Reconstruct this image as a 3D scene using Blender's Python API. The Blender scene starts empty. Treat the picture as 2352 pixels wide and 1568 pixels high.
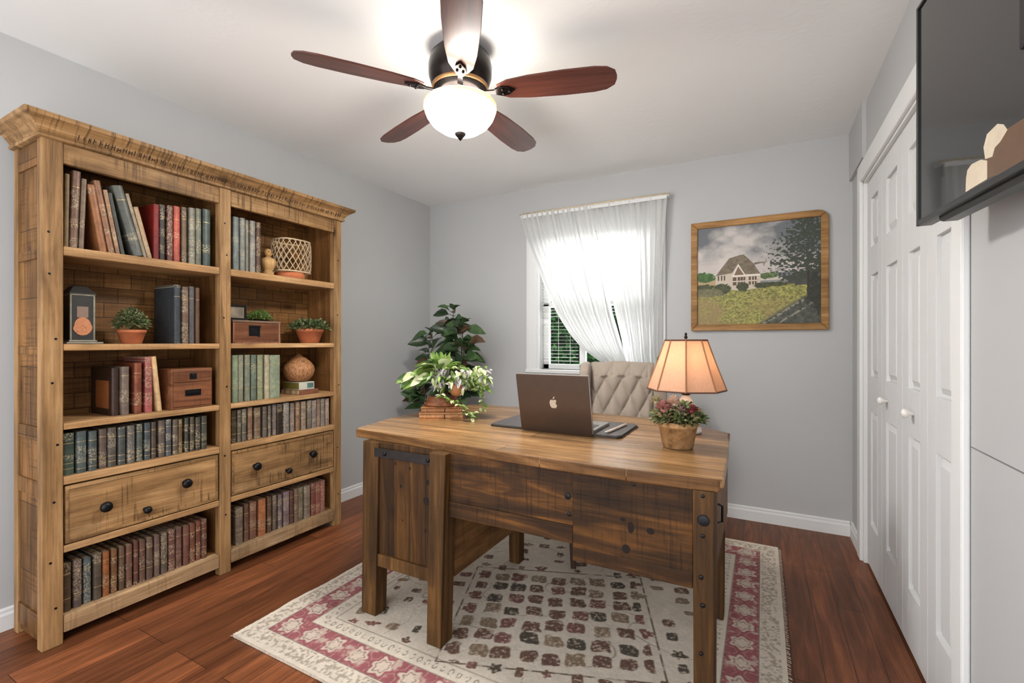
import bpy, bmesh, math, random
import numpy as np
from mathutils import Vector, Matrix
S = bpy.context.scene
COL = S.collection
PI = math.pi
rnd = random.Random(7)

# ------------------------------------------------------------ camera, world, exposure
YAW = math.atan(574 / 1065.0)
cam_d = bpy.data.cameras.new('camera'); cam = bpy.data.objects.new('camera', cam_d); COL.objects.link(cam)
cam_d.sensor_width = 36.0; cam_d.lens = 1065 / 2352 * 36.0; cam_d.clip_start = .02
cam.location = (0, 0, 1.18); cam.rotation_euler = (PI / 2, 0, YAW)
S.camera = cam
S.view_settings.view_transform = 'Standard'; S.view_settings.look = 'None'
S.view_settings.gamma = 1.0; S.view_settings.use_curve_mapping = False
S.view_settings.exposure = 1.92
w = bpy.data.worlds.new('daylight'); S.world = w; w.use_nodes = True
# overcast daylight, brighter in the sky beyond the back wall window
nt = w.node_tree; bg = nt.nodes['Background']
tcw = nt.nodes.new('ShaderNodeTexCoord'); spw = nt.nodes.new('ShaderNodeSeparateXYZ'); nt.links.new(tcw.outputs['Generated'], spw.inputs[0])
mrw = nt.nodes.new('ShaderNodeMapRange'); nt.links.new(spw.outputs[1], mrw.inputs[0])
mrw.inputs['From Min'].default_value = .1; mrw.inputs['From Max'].default_value = .5
mrw.inputs['To Min'].default_value = .9; mrw.inputs['To Max'].default_value = 2.6
bg.inputs[0].default_value = (.985, .985, 1, 1); nt.links.new(mrw.outputs[0], bg.inputs[1])
BOWL_E = 50.0

# ------------------------------------------------------------ helpers
def lin(c):
    return tuple(((v / 255) / 12.92 if v <= 10.3 else ((v / 255 + .055) / 1.055) ** 2.4) for v in c[:3])
def rgba(c): return (*lin(c), 1)

class NT:
    def __init__(s, name):
        s.m = bpy.data.materials.new(name); s.m.use_nodes = True; s.t = s.m.node_tree
        s.b = s.t.nodes['Principled BSDF']; s.out = s.t.nodes['Material Output']
    def n(s, kind, **kw):
        x = s.t.nodes.new('ShaderNode' + kind)
        for k, v in kw.items():
            if k.startswith('i_'):
                key = k[2:]; key = int(key) if key.isdigit() else key.replace('_', ' ')
                if hasattr(v, 'is_linked') or isinstance(v, bpy.types.NodeSocket): s.t.links.new(v, x.inputs[key])
                else: x.inputs[key].default_value = v
            else: setattr(x, k, v)
        return x
    def l(s, a, b): s.t.links.new(a, b)
    def set(s, **kw):
        for k, v in kw.items():
            key = k.replace('_', ' ')
            if isinstance(v, bpy.types.NodeSocket): s.l(v, s.b.inputs[key])
            else: s.b.inputs[key].default_value = v
        return s
    def ramp(s, fac, stops, interp='LINEAR'):
        r = s.n('ValToRGB'); s.l(fac, r.inputs[0]); r.color_ramp.interpolation = interp
        e = r.color_ramp.elements
        while len(e) < len(stops): e.new(.5)
        for k, (p, c) in enumerate(stops): e[k].position = p; e[k].color = c if len(c) == 4 else (*c, 1)
        return r.outputs[0]
    def mul(s, a, b, fac=1.0, mode='MULTIPLY'):
        x = s.n('MixRGB', blend_type=mode)
        for sock, v in ((x.inputs[0], fac), (x.inputs[1], a), (x.inputs[2], b)):
            if isinstance(v, bpy.types.NodeSocket): s.l(v, sock)
            else: sock.default_value = v
        return x.outputs[0]
    def bump(s, h, strength=.3, dist=.01):
        x = s.n('Bump'); x.inputs['Strength'].default_value = strength; x.inputs['Distance'].default_value = dist
        s.l(h, x.inputs['Height']); s.l(x.outputs[0], s.b.inputs['Normal'])
    def coord(s, scale=(1, 1, 1), rand=0.0, kind='Object'):
        tc = s.n('TexCoord'); v = tc.outputs[kind]
        if rand:
            oi = s.n('ObjectInfo'); m = s.n('VectorMath', operation='SCALE'); 
            cb = s.n('CombineXYZ'); 
            for k, f in enumerate((1, .73, 1.37)):
                q = s.n('Math', operation='MULTIPLY'); q.inputs[1].default_value = f * rand; s.l(oi.outputs['Random'], q.inputs[0]); s.l(q.outputs[0], cb.inputs[k])
            a = s.n('VectorMath', operation='ADD'); s.l(v, a.inputs[0]); s.l(cb.outputs[0], a.inputs[1]); v = a.outputs[0]
        mp = s.n('Mapping'); mp.inputs['Scale'].default_value = scale; s.l(v, mp.inputs[0])
        return mp.outputs[0]
    def noise(s, vec, scale=5, detail=4, rough=.55, dist=0):
        x = s.n('TexNoise'); s.l(vec, x.inputs['Vector'])
        x.inputs['Scale'].default_value = scale; x.inputs['Detail'].default_value = detail
        x.inputs['Roughness'].default_value = rough; x.inputs['Distortion'].default_value = dist
        return x.outputs['Fac']

G = lambda v: (v, v, v, 1)
def plain(name, c, rough=.6, metal=0, var=.08, scale=30, bump=0, **kw):
    t = NT(name); v = t.coord(rand=3)
    n = t.noise(v, scale, 3)
    cc = t.mul(rgba(c), t.ramp(n, [(.3, G(1 - var)), (.7, G(1 + var))]))
    t.set(Base_Color=cc, Roughness=rough, Metallic=metal, **kw)
    if bump: t.bump(n, bump, .003)
    return t.m

def wood(name, dark, mid, light, grain='Z', rough=.5, saw=0.0, knots=.5, stretch=1.0, blot=.28, tiles=None, coat=0.0, bump=.35):
    """stretched-noise timber; grain = axis it runs along; tiles=(u axis, v axis, w, h) for boarding"""
    t = NT(name)
    ax = 'XYZ'.index(grain)
    def sc(along, across): q = [across] * 3; q[ax] = along; return tuple(q)
    n1 = t.noise(t.coord(sc(1.1 * stretch, 13), 9), 1.6, 6, .6, .9)
    c = t.ramp(n1, [(.25, rgba(dark)), (.5, rgba(mid)), (.74, rgba(light))])
    fib = t.noise(t.coord(sc(5, 160), 9), 1.0, 4, .6)
    c = t.mul(c, t.ramp(fib, [(.3, G(.72)), (.6, G(1.08))]))
    bl = t.noise(t.coord((1, 1, 1), 9), 3.2, 4, .6)
    c = t.mul(c, t.ramp(bl, [(.3, G(1 - blot)), (.7, G(1 + blot * .5))]))
    if saw:
        sn = t.noise(t.coord(sc(110, 6), 4), 1.0, 2, .5)
        mk = t.noise(t.coord((1, 1, 1), 5), 4.5, 3, .6)
        c = t.mul(c, t.ramp(sn, [(.34, G(.25)), (.47, G(1))]), t.mul(t.ramp(mk, [(.38, G(0)), (.52, G(1))]), G(saw)))
    if knots:
        vo = t.n('TexVoronoi'); vo.inputs['Scale'].default_value = 1.0
        t.l(t.coord(sc(2.6, 5.2), 6), vo.inputs['Vector'])
        c = t.mul(c, t.ramp(vo.outputs['Distance'], [(.0, (.03, .018, .01, 1)), (.055, (.06, .035, .02, 1)), (.10, (.75, .68, .6, 1)), (.16, G(1))]), knots)
    if tiles:
        u, v_, tw, th = tiles
        tc = t.n('TexCoord'); sp = t.n('SeparateXYZ'); t.l(tc.outputs['Object'], sp.inputs[0]); cb = t.n('CombineXYZ')
        t.l(sp.outputs['XYZ'.index(u)], cb.inputs[0]); t.l(sp.outputs['XYZ'.index(v_)], cb.inputs[1])
        br = t.n('TexBrick'); t.l(cb.outputs[0], br.inputs[0])
        br.inputs['Color1'].default_value = G(.68); br.inputs['Color2'].default_value = G(1.12); br.inputs['Mortar'].default_value = G(.13)
        br.inputs['Scale'].default_value = 1; br.inputs['Mortar Size'].default_value = .0016; br.inputs['Mortar Smooth'].default_value = .3
        br.inputs['Brick Width'].default_value = tw; br.inputs['Row Height'].default_value = th
        c = t.mul(c, br.outputs['Color'])
    t.set(Base_Color=c, Roughness=rough)
    t.b.inputs['Specular IOR Level'].default_value = .22
    if coat: t.b.inputs['Coat Weight'].default_value = coat; t.b.inputs['Coat Roughness'].default_value = .22
    t.bump(fib, bump, .002)
    return t.m

def obj(name, bm, m, parent=None, smooth=False, bevel=0, sub=0, solid=0, recalc=True, w=True):
    """w: vertices are in world coordinates; shift them into the parent's frame"""
    if recalc: bmesh.ops.recalc_face_normals(bm, faces=bm.faces)
    if parent is not None and w:
        off = Vector((0, 0, 0)); p = parent
        while p is not None: off += p.location; p = p.parent
        bmesh.ops.translate(bm, verts=bm.verts, vec=-off)
    me = bpy.data.meshes.new(name); bm.to_mesh(me); bm.free()
    o = bpy.data.objects.new(name, me); COL.objects.link(o)
    for x in (m if isinstance(m, (list, tuple)) else [m]): me.materials.append(x)
    if smooth:
        for p in me.polygons: p.use_smooth = True
    if solid: d = o.modifiers.new('thickness', 'SOLIDIFY'); d.thickness = solid; d.offset = 0
    if bevel:
        d = o.modifiers.new('bevel', 'BEVEL'); d.width = bevel; d.segments = 2; d.limit_method = 'ANGLE'; d.angle_limit = .6
    if sub: d = o.modifiers.new('subd', 'SUBSURF'); d.levels = sub; d.render_levels = sub
    if parent is not None: o.parent = parent
    return o
def thing(name, label, cat, loc=(0, 0, 0), rot=None, group=None):
    o = bpy.data.objects.new(name, None); COL.objects.link(o); o.location = loc; o.empty_display_size = .05
    if rot: o.rotation_euler = rot
    return tag(o, label, cat, group)
def tag(o, label, cat, group=None):
    o['label'] = label; o['category'] = cat
    if group: o['group'] = group
    return o
def struct(name, bm, m, **kw):
    o = obj(name, bm, m, **kw); o['kind'] = 'structure'; return o
B = bmesh.new
def box(bm, x0, x1, y0, y1, z0, z1, mi=0, M=None):
    vs = [bm.verts.new((x, y, z)) for x in (x0, x1) for y in (y0, y1) for z in (z0, z1)]
    if M: 
        for v in vs: v.co = M @ v.co
    for q in ((0, 1, 3, 2), (4, 6, 7, 5), (0, 4, 5, 1), (2, 3, 7, 6), (0, 2, 6, 4), (1, 5, 7, 3)):
        f = bm.faces.new([vs[k] for k in q]); f.material_index = mi
    return bm
def bx(*a, **k): return box(B(), *a, **k)
def hexa(bm, bot, top):
    """frustum between two quads of points"""
    a = [bm.verts.new(p) for p in bot]; b = [bm.verts.new(p) for p in top]; n = len(a)
    bm.faces.new(a[::-1]); bm.faces.new(b)
    for k in range(n): bm.faces.new((a[k], a[(k + 1) % n], b[(k + 1) % n], b[k]))
    return bm
def prism(bm, pts, z0, z1): return hexa(bm, [(x, y, z0) for x, y in pts], [(x, y, z1) for x, y in pts])
def lathe(bm, prof, c=(0, 0, 0), seg=32, cap=True, M=None, ang=0, sx=1, sy=1):
    rings = []
    for r, z in prof:
        ring = []
        for k in range(seg):
            a = 2 * PI * k / seg + ang; p = Vector((c[0] + r * math.cos(a) * sx, c[1] + r * math.sin(a) * sy, c[2] + z))
            ring.append(bm.verts.new(M @ p if M else p))
        rings.append(ring)
    for a, b in zip(rings, rings[1:]):
        for k in range(seg): bm.faces.new((a[k], a[(k + 1) % seg], b[(k + 1) % seg], b[k]))
    if cap: bm.faces.new(rings[0][::-1]); bm.faces.new(rings[-1])
    return bm
def tube(bm, pts, r, seg=8, closed=False):
    pts = [Vector(p) for p in pts]; n = len(pts); rings = []
    for k, p in enumerate(pts):
        d = (pts[(k + 1) % n] - pts[k - 1]) if closed else (pts[min(k + 1, n - 1)] - pts[max(k - 1, 0)])
        d.normalize(); up = Vector((0, 0, 1)) if abs(d.z) < .9 else Vector((1, 0, 0))
        a = d.cross(up).normalized(); b = d.cross(a).normalized()
        rr = r[k] if isinstance(r, (list, tuple)) else r
        rings.append([bm.verts.new(p + (a * math.cos(2 * PI * j / seg) + b * math.sin(2 * PI * j / seg)) * rr) for j in range(seg)])
    for k in range(n if closed else n - 1):
        a, b = rings[k], rings[(k + 1) % n]
        for j in range(seg): bm.faces.new((a[j], a[(j + 1) % seg], b[(j + 1) % seg], b[j]))
    if not closed: bm.faces.new(rings[0][::-1]); bm.faces.new(rings[-1])
    return bm
def ball(bm, c, r, seg=16, rings=10, sz=1):
    return lathe(bm, [(r * math.sin(PI * k / rings) + 1e-5, -r * sz * math.cos(PI * k / rings)) for k in range(rings + 1)], c, seg)
def leaf(bm, p, d, up, L, W, droop=.3, mi=0, tip=1.0, fold=.25):
    """pointed leaf blade with a folded midrib, 4 segments long"""
    d = Vector(d).normalized(); s = d.cross(Vector(up))
    s = s.normalized() if s.length > 1e-4 else Vector((1, 0, 0)); n = s.cross(d).normalized()
    rows = []
    for k, (t_, w_) in enumerate(((0, .05), (.25, .8), (.5, 1), (.78, .62), (1, .03))):
        c = Vector(p) + d * (t_ * L) - Vector((0, 0, 1)) * (droop * L * t_ * t_)
        rows.append([bm.verts.new(c - s * W * w_ * .5 + n * W * fold * w_), bm.verts.new(c), bm.verts.new(c + s * W * w_ * .5 + n * W * fold * w_)])
    for a, b in zip(rows, rows[1:]):
        for k in (0, 1):
            f = bm.faces.new((a[k], a[k + 1], b[k + 1], b[k])); f.material_index = mi; f.smooth = True
def rv(): 
    while True:
        v = Vector((rnd.uniform(-1, 1), rnd.uniform(-1, 1), rnd.uniform(-1, 1)))
        if .1 < v.length < 1: return v.normalized()

# numpy value noise for painted / woven patterns
rng = np.random.default_rng(5)
def vnoise(X, Y, scale, octaves=4, seed=0):
    out = np.zeros_like(X); amp = 1; tot = 0
    for o in range(octaves):
        T = np.random.default_rng(seed * 31 + o).random((256, 256)); x = X * scale * 2 ** o; y = Y * scale * 2 ** o
        xi = np.floor(x).astype(int); yi = np.floor(y).astype(int); fx = x - xi; fy = y - yi
        fx = fx * fx * (3 - 2 * fx); fy = fy * fy * (3 - 2 * fy)
        g = lambda a, b: T[a % 256, b % 256]
        out += amp * ((g(xi, yi) * (1 - fx) + g(xi + 1, yi) * fx) * (1 - fy) + (g(xi, yi + 1) * (1 - fx) + g(xi + 1, yi + 1) * fx) * fy)
        tot += amp; amp *= .5
    return out / tot
def colour_grid(name, P, C, m, parent=None):
    """P (ny,nx,3) vertex grid, C (ny,nx,3) linear colours stored as an attribute"""
    ny, nx = P.shape[:2]; me = bpy.data.meshes.new(name)
    idx = np.arange(ny * nx).reshape(ny, nx)
    F = np.stack([idx[:-1, :-1], idx[:-1, 1:], idx[1:, 1:], idx[1:, :-1]], -1).reshape(-1, 4)
    me.vertices.add(ny * nx); me.vertices.foreach_set('co', P.reshape(-1).astype(np.float32))
    me.loops.add(F.size); me.loops.foreach_set('vertex_index', F.reshape(-1).astype(np.int32))
    me.polygons.add(len(F)); me.polygons.foreach_set('loop_start', (np.arange(len(F)) * 4).astype(np.int32))
    me.update(calc_edges=True)
    at = me.color_attributes.new('pattern', 'FLOAT_COLOR', 'POINT')
    at.data.foreach_set('color', np.concatenate([C, np.ones((ny, nx, 1))], -1).reshape(-1).astype(np.float32))
    me.materials.append(m); o = bpy.data.objects.new(name, me); COL.objects.link(o)
    if parent: o.parent = parent
    return o
def attr_mat(name, rough=.8, fuzz=0):
    t = NT(name); a = t.n('Attribute'); a.attribute_name = 'pattern'; c = a.outputs['Color']
    if fuzz:
        n = t.noise(t.coord(), 420, 3, .7); c = t.mul(c, t.ramp(n, [(.3, G(.82)), (.7, G(1.1))])); t.bump(n, .6, .004)
    t.set(Base_Color=c, Roughness=rough); return t.m

# ------------------------------------------------------------ materials
def wall_mat(name, c, b=.05, sc=60):
    t = NT(name); v = t.coord()
    n = t.noise(v, sc, 4); n2 = t.noise(v, 1.3, 2)
    t.set(Base_Color=t.mul(rgba(c), t.ramp(n2, [(.3, G(.97)), (.7, G(1.02))])), Roughness=.75); t.b.inputs['Specular IOR Level'].default_value = .25
    t.bump(n, b, .002); return t.m
M_wall = wall_mat('grey_wall_paint', (184, 185, 185))
def ceil_mat():
    t = NT('troweled_ceiling_paint'); v = t.coord()
    n = t.noise(v, 3.0, 3, .6, 2.2)
    w_ = t.n('TexWave', wave_type='RINGS'); t.l(v, w_.inputs[0]); w_.inputs['Scale'].default_value = 5; w_.inputs['Distortion'].default_value = 14; w_.inputs['Detail'].default_value = 4; w_.inputs['Detail Scale'].default_value = 2
    h = t.mul(w_.outputs['Fac'], t.ramp(n, [(.45, G(0)), (.7, G(1))]))
    t.set(Base_Color=rgba((238, 238, 237)), Roughness=.85); t.b.inputs['Specular IOR Level'].default_value = .1
    t.bump(h, .10, .006); return t.m
M_ceil = ceil_mat()
M_trim = wall_mat('white_trim_paint', (222, 223, 222), .03)
M_door = wall_mat('white_door_paint', (214, 215, 215), .03)
def floor_mat():
    t = NT('red_brown_plank_floor')
    tc = t.n('TexCoord'); sp = t.n('SeparateXYZ'); t.l(tc.outputs['Object'], sp.inputs[0]); cb = t.n('CombineXYZ')
    t.l(sp.outputs[1], cb.inputs[0]); t.l(sp.outputs[0], cb.inputs[1])
    br = t.n('TexBrick', offset=.37, offset_frequency=3); t.l(cb.outputs[0], br.inputs[0])
    br.inputs['Scale'].default_value = 1; br.inputs['Brick Width'].default_value = .95; br.inputs['Row Height'].default_value = .098
    br.inputs['Mortar Size'].default_value = .0014; br.inputs['Color1'].default_value = G(.62); br.inputs['Color2'].default_value = G(1.2); br.inputs['Mortar'].default_value = G(.2)
    n1 = t.noise(t.coord((14, 1.2, 1)), 2.2, 6, .6, .8)
    c = t.ramp(n1, [(.25, rgba((88, 44, 25))), (.5, rgba((116, 68, 40))), (.75, rgba((150, 88, 54)))])
    f = t.noise(t.coord((150, 4, 1)), 1.5, 4)
    c = t.mul(c, t.ramp(f, [(.3, G(.8)), (.65, G(1.08))])); c = t.mul(c, br.outputs['Color'])
    t.set(Base_Color=c, Roughness=.42); t.b.inputs['Specular IOR Level'].default_value = .35
    t.bump(br.outputs['Fac'], -.25, .002); return t.m
M_floor = floor_mat()
OAK = ((98, 72, 44), (150, 114, 74), (182, 146, 102))
OAKG = ((118, 92, 64), (158, 128, 94), (190, 160, 124))
OAKD = ((70, 46, 22), (118, 82, 44), (150, 108, 62))
W_post = wood('oak_post_upright', *OAK, 'Z', saw=.0, knots=.9)
W_shelf = wood('oak_shelf_board', (128, 94, 60), (172, 132, 88), (202, 164, 120), 'Y', saw=.1, knots=.5)
W_front = wood('sawn_oak_drawer', *OAK, 'Y', saw=.85, knots=.6, blot=.5)
W_grey = wood('weathered_rail', *OAKG, 'Y', saw=.3, knots=.5, blot=.45)
W_side = wood('oak_side_boards', *OAKD, 'Z', saw=.5, knots=.6, tiles=('X', 'Z', 1.0, .27))
W_back = wood('oak_back_boards', (92, 62, 30), (134, 94, 52), (160, 118, 72), 'Y', saw=.3, knots=.5, tiles=('Y', 'Z', .105, .068))
W_in = wood('oak_inner_side', (82, 54, 28), (126, 86, 48), (150, 108, 64), 'Z', saw=.2, knots=.5)
DK = ((42, 27, 12), (80, 54, 25), (116, 82, 42))
D_post = wood('desk_post', *DK, 'Z', knots=.9, rough=.6)
D_panel = wood('desk_panel_horizontal', (32, 20, 10), (66, 42, 18), (124, 80, 34), 'X', saw=.6, knots=1, rough=.62, blot=.55)
D_vert = wood('desk_panel_boards', (40, 25, 10), (72, 46, 19), (104, 70, 30), 'Z', knots=1, rough=.62, tiles=('Z', 'X', 3.0, .085))
D_side = wood('desk_side_panel', (64, 42, 22), (110, 76, 42), (140, 104, 64), 'Y', saw=.4, knots=.5, rough=.5)
D_top = wood('desk_top_boards', (108, 78, 48), (150, 113, 73), (180, 142, 101), 'X', knots=.35, rough=.27, blot=.22, coat=.25, tiles=('X', 'Y', 2.4, .175))
D_edge = wood('desk_top_edge', (66, 42, 20), (108, 74, 40), (148, 108, 66), 'X', saw=.2, knots=.8, rough=.45)
W_box = wood('brown_box_wood', (78, 44, 26), (118, 74, 48), (146, 98, 66), 'Y', saw=.25, knots=.5)
W_frame = wood('picture_frame_wood', (120, 84, 46), (164, 122, 72), (192, 150, 100), 'X', knots=.4, bump=.2)
M_iron = plain('black_iron', (34, 34, 36), .38, .8, .2)
M_strap = plain('dark_iron_strap', (44, 40, 38), .5, .6, .2)
M_black = plain('black_plastic', (16, 16, 17), .35)
M_terra = plain('terracotta', (184, 106, 66), .8, 0, .12, 25, .2)
M_soil = plain('dark_soil', (40, 28, 20), .95, 0, .3, 90, .5)
M_page = NT('book_pages')
_w = M_page.n('TexWave'); M_page.l(M_page.coord((1, 60, 1)), _w.inputs[0]); _w.inputs['Scale'].default_value = 6
M_page.set(Base_Color=M_page.ramp(_w.outputs['Fac'], [(0, rgba((150, 126, 92))), (1, rgba((196, 176, 142)))]), Roughness=.9); M_page = M_page.m
M_gold = plain('gilt_band', (196, 170, 120), .4, .6, .25, 200)
M_white = plain('white_ceramic', (226, 222, 216), .25)

# ------------------------------------------------------------ the room
XL, XR, YB, YF, H = -2.73, .483, 3.45, -.7, 2.44
struct('floor', bx(XL - .1, XR + .7, YF, YB + .12, -.05, 0), M_floor)
struct('ceiling', bx(XL - .1, XR + .7, YF, YB + .12, H, H + .08), M_ceil)
struct('wall_left', bx(XL - .1, XL, YF, YB + .12, 0, H), M_wall)
WX0, WX1, WZ0, WZ1 = -1.60, -.72, .955, 2.03
bm = B()
box(bm, XL, WX0, YB, YB + .12, 0, H); box(bm, WX1, XR + .7, YB, YB + .12, 0, H)
box(bm, WX0, WX1, YB, YB + .12, 0, WZ0); box(bm, WX0, WX1, YB, YB + .12, WZ1, H)
struct('wall_back', bm, M_wall)
DY0, DY1, DZ = 1.719, 3.085, 2.035
bm = B()
box(bm, XR, XR + .1, YF, DY0, 0, H); box(bm, XR, XR + .1, DY1, YB, 0, H); box(bm, XR, XR + .1, DY0, DY1, DZ, H)
struct('wall_right', bm, M_wall)
struct('wall_closet', box(bx(XR + .6, XR + .65, YF, YB, 0, H), XR + .1, XR + .6, YF, YF + .05, 0, H), M_wall)
struct('trim_1', bx(XR - .018, XR, 3.03, YB, 2.15, H), M_wall)
struct('trim_2', bx(XR - .0012, XR, YF, 1.64, .903, .9055), plain('wall_seam_grey', (110, 110, 108)))
def base(name, a, b, axis, at, s):
    bm = B()
    pr_ = ((0, 0), (.014, 0), (.014, .062), (.009, .072), (.009, .083), (.004, .09), (0, .09))
    A = [(at + s * o, a, z) if axis == 'Y' else (a, at + s * o, z) for o, z in pr_]
    C = [(at + s * o, b, z) if axis == 'Y' else (b, at + s * o, z) for o, z in pr_]
    hexa(bm, A, C); struct(name, bm, M_trim)
base('baseboard_left', YF, YB - .014, 'Y', XL, 1); base('baseboard_back', XL, XR - .014, 'X', YB, -1)
base('baseboard_right', 3.165, YB, 'Y', XR, -1)
base('baseboard_front', YF, 1.64, 'Y', XR, -1)
# closet casing and bifold doors
bm = B()
for y0, y1, z0, z1 in ((DY0 - .078, DY0, 0, DZ + .10), (DY1, DY1 + .08, 0, DZ + .10), (DY0, DY1, DZ, DZ + .10)):
    box(bm, XR - .02, XR - .0005, y0, y1, z0, z1)
struct('trim_3', bm, M_trim, bevel=.006)
bm = B()
for y0, y1, z0, z1 in ((DY0, DY0 + .012, 0, DZ), (DY1 - .012, DY1, 0, DZ), (DY0, DY1, DZ - .012, DZ)): box(bm, XR - .004, XR + .1, y0, y1, z0, z1)
struct('trim_4', bm, M_trim)
def leafdoor(n, y0, y1):
    """one bifold leaf with three raised panels"""
    bm = B(); X0, X1 = XR + .012, XR + .045; zb, zt = .012, DZ - .014
    P = ((.235, .82), (1.0, 1.52), (1.665, 1.915)); m = .085 if (y1 - y0) > .3 else .08
    a, b = y0 + m, y1 - m
    box(bm, X0, X1, y0, a, zb, zt); box(bm, X0, X1, b, y1, zb, zt)
    zz = [zb] + [q for p in P for q in p] + [zt]
    for k in range(0, len(zz), 2): box(bm, X0, X1, a, b, zz[k], zz[k + 1])
    for z0, z1 in P:
        box(bm, X0 + .014, X1, a, b, z0, z1)
        i, j = .012, .034
        hexa(bm, [(X0 + .0135, y, z) for y, z in ((a + i, z0 + i), (b - i, z0 + i), (b - i, z1 - i), (a + i, z1 - i))],
             [(X0 + .003, y, z) for y, z in ((a + j, z0 + j), (b - j, z0 + j), (b - j, z1 - j), (a + j, z1 - j))])
    return struct('door_%d' % n, bm, M_door, bevel=.0015)
ys = [DY1 - .013, 2.735, 2.372, 2.054, DY0 + .013]
doors = [leafdoor(k + 1, ys[k + 1] + .002, ys[k] - .002) for k in range(4)]
for d, y in ((doors[1], 2.62), (doors[2], 2.213)):
    bm = lathe(B(), [(.008, 0), (.007, .012), (.016, .022), (.018, .03), (.012, .037), (.002, .039)], seg=20, M=Matrix.Translation((XR + .012, y, .913)) @ Matrix.Rotation(-PI / 2, 4, 'Y'))
    obj('door_knob', bm, M_white, d, smooth=True)

# ------------------------------------------------------------ window
bm = B(); cw, cd = .115, .02
for x0, x1, z0, z1 in ((WX0 - cw, WX0, WZ0 - .02, WZ1 + cw), (WX1, WX1 + cw, WZ0 - .02, WZ1 + cw), (WX0, WX1, WZ1, WZ1 + cw)):
    box(bm, x0, x1, YB - cd, YB, z0, z1); box(bm, x0 + .02, x1 - .02, YB - cd - .008, YB - cd, z0 + .0, z1)
box(bm, WX0 - cw, WX1 + cw, YB - .018, YB, WZ0 - .12, WZ0 - .031)
tr = struct('trim_5', bm, M_trim, bevel=.004)
struct('trim_6', bx(WX0 - cw, WX1 + cw, YB - .04, YB + .07, WZ0 - .03, WZ0), M_trim, bevel=.006)
bm = B()
for x0, x1, z0, z1 in ((WX0, WX0 + .05, WZ0, WZ1), (WX1 - .05, WX1, WZ0, WZ1), (WX0, WX1, WZ0, WZ0 + .04), (WX0, WX1, WZ1 - .05, WZ1), (-1.285, -1.235, WZ0, WZ1), (WX0, WX1, 1.47, 1.50)):
    box(bm, x0, x1, YB + .07, YB + .11, z0, z1)
win = struct('window_1', bm, M_trim, bevel=.003)
g = NT('window_glass'); g.set(Base_Color=(1, 1, 1, 1), Roughness=0.0, Transmission_Weight=1.0, IOR=1.02)
obj('window_pane', bx(WX0 + .02, WX1 - .02, YB + .088, YB + .092, WZ0 + .02, WZ1 - .02), g.m, win)
M_slat = plain('white_blind_slat', (230, 230, 226), .5)
bl = thing('window_blind', 'white horizontal slat blind hanging inside the window behind the sheer curtain', 'blind', (-1.16, YB + .04, WZ1 - .03))
bm = B(); z = WZ1 - .05
while z > 1.36: box(bm, WX0 + .012, WX1 - .012, YB + .022, YB + .052, z, z + .0025, M=Matrix.Translation((0, 0, 0))); z -= .026
z = 1.33
while z > 1.0: box(bm, WX0 + .012, -1.285, YB + .025, YB + .050, z, z + .002); z -= .028
obj('slat_set', bm, M_slat, bl)
obj('head_rail', bx(WX0 + .01, WX1 - .01, YB + .015, YB + .06, WZ1 - .045, WZ1 - .002), M_slat, bl)
bm = B()
for x in (WX0 + .15, -1.35, -.87): tube(bm, [(x, YB + .037, WZ1 - .04), (x, YB + .037, 1.0)], .0012, 5)
obj('ladder_cord', bm, M_slat, bl)

# hedge outside
def leaf_mat(name, c1, c2, rough=.5, trans=.2):
    t = NT(name); n = t.noise(t.coord(rand=2), 22, 3)
    t.set(Base_Color=t.ramp(n, [(.3, rgba(c1)), (.7, rgba(c2))]), Roughness=rough)
    t.b.inputs['Specular IOR Level'].default_value = .3
    if trans:
        tl = t.n('BsdfTranslucent'); tl.inputs[0].default_value = rgba(c2); mx = t.n('MixShader'); mx.inputs[0].default_value = trans
        t.l(t.b.outputs[0], mx.inputs[1]); t.l(tl.outputs[0], mx.inputs[2]); t.l(mx.outputs[0], t.out.inputs[0])
    return t.m
bm = B()
for k in range(5200):
    x = rnd.uniform(-3.6, -.1); z = rnd.uniform(-.2, 1.62 + .1 * math.sin(x * 5)); y = 5.1 + .25 * rnd.random()
    leaf(bm, (x, y, z), rv(), rv(), rnd.uniform(.05, .09), .04)
hd = tag(obj('garden_hedge', bm, leaf_mat('hedge_leaves', (22, 56, 26), (52, 104, 44)), recalc=False), 'dark green leafy hedge outside the window', 'hedge')
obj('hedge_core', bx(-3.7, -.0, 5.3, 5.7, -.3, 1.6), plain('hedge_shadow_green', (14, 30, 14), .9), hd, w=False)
tag(obj('lawn', bx(-6, 4, YB + .12, 9, -.35, -.3), leaf_mat('lawn_grass', (60, 96, 40), (90, 128, 60), trans=0)), 'green lawn beyond the back wall window', 'lawn')

# ------------------------------------------------------------ curtain
def cloth_mat():
    t = NT('sheer_white_voile'); v = t.coord()
    d = t.n('BsdfDiffuse'); d.inputs[0].default_value = rgba((238, 238, 236))
    tl = t.n('BsdfTranslucent'); tl.inputs[0].default_value = rgba((244, 245, 245))
    tp = t.n('BsdfTransparent')
    a = t.n('MixShader'); a.inputs[0].default_value = .68; t.l(d.outputs[0], a.inputs[1]); t.l(tl.outputs[0], a.inputs[2])
    b = t.n('MixShader'); b.inputs[0].default_value = .008; t.l(a.outputs[0], b.inputs[1]); t.l(tp.outputs[0], b.inputs[2])
    t.l(b.outputs[0], t.out.inputs[0]); return t.m
M_voile = cloth_mat()
def interp(pts, z):
    for (xa, za), (xb, zb) in zip(pts, pts[1:]):
        if za >= z >= zb: k = (za - z) / (za - zb) if za != zb else 0; return xa + (xb - xa) * k
    return pts[-1][0] if z < pts[-1][1] else pts[0][0]
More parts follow.
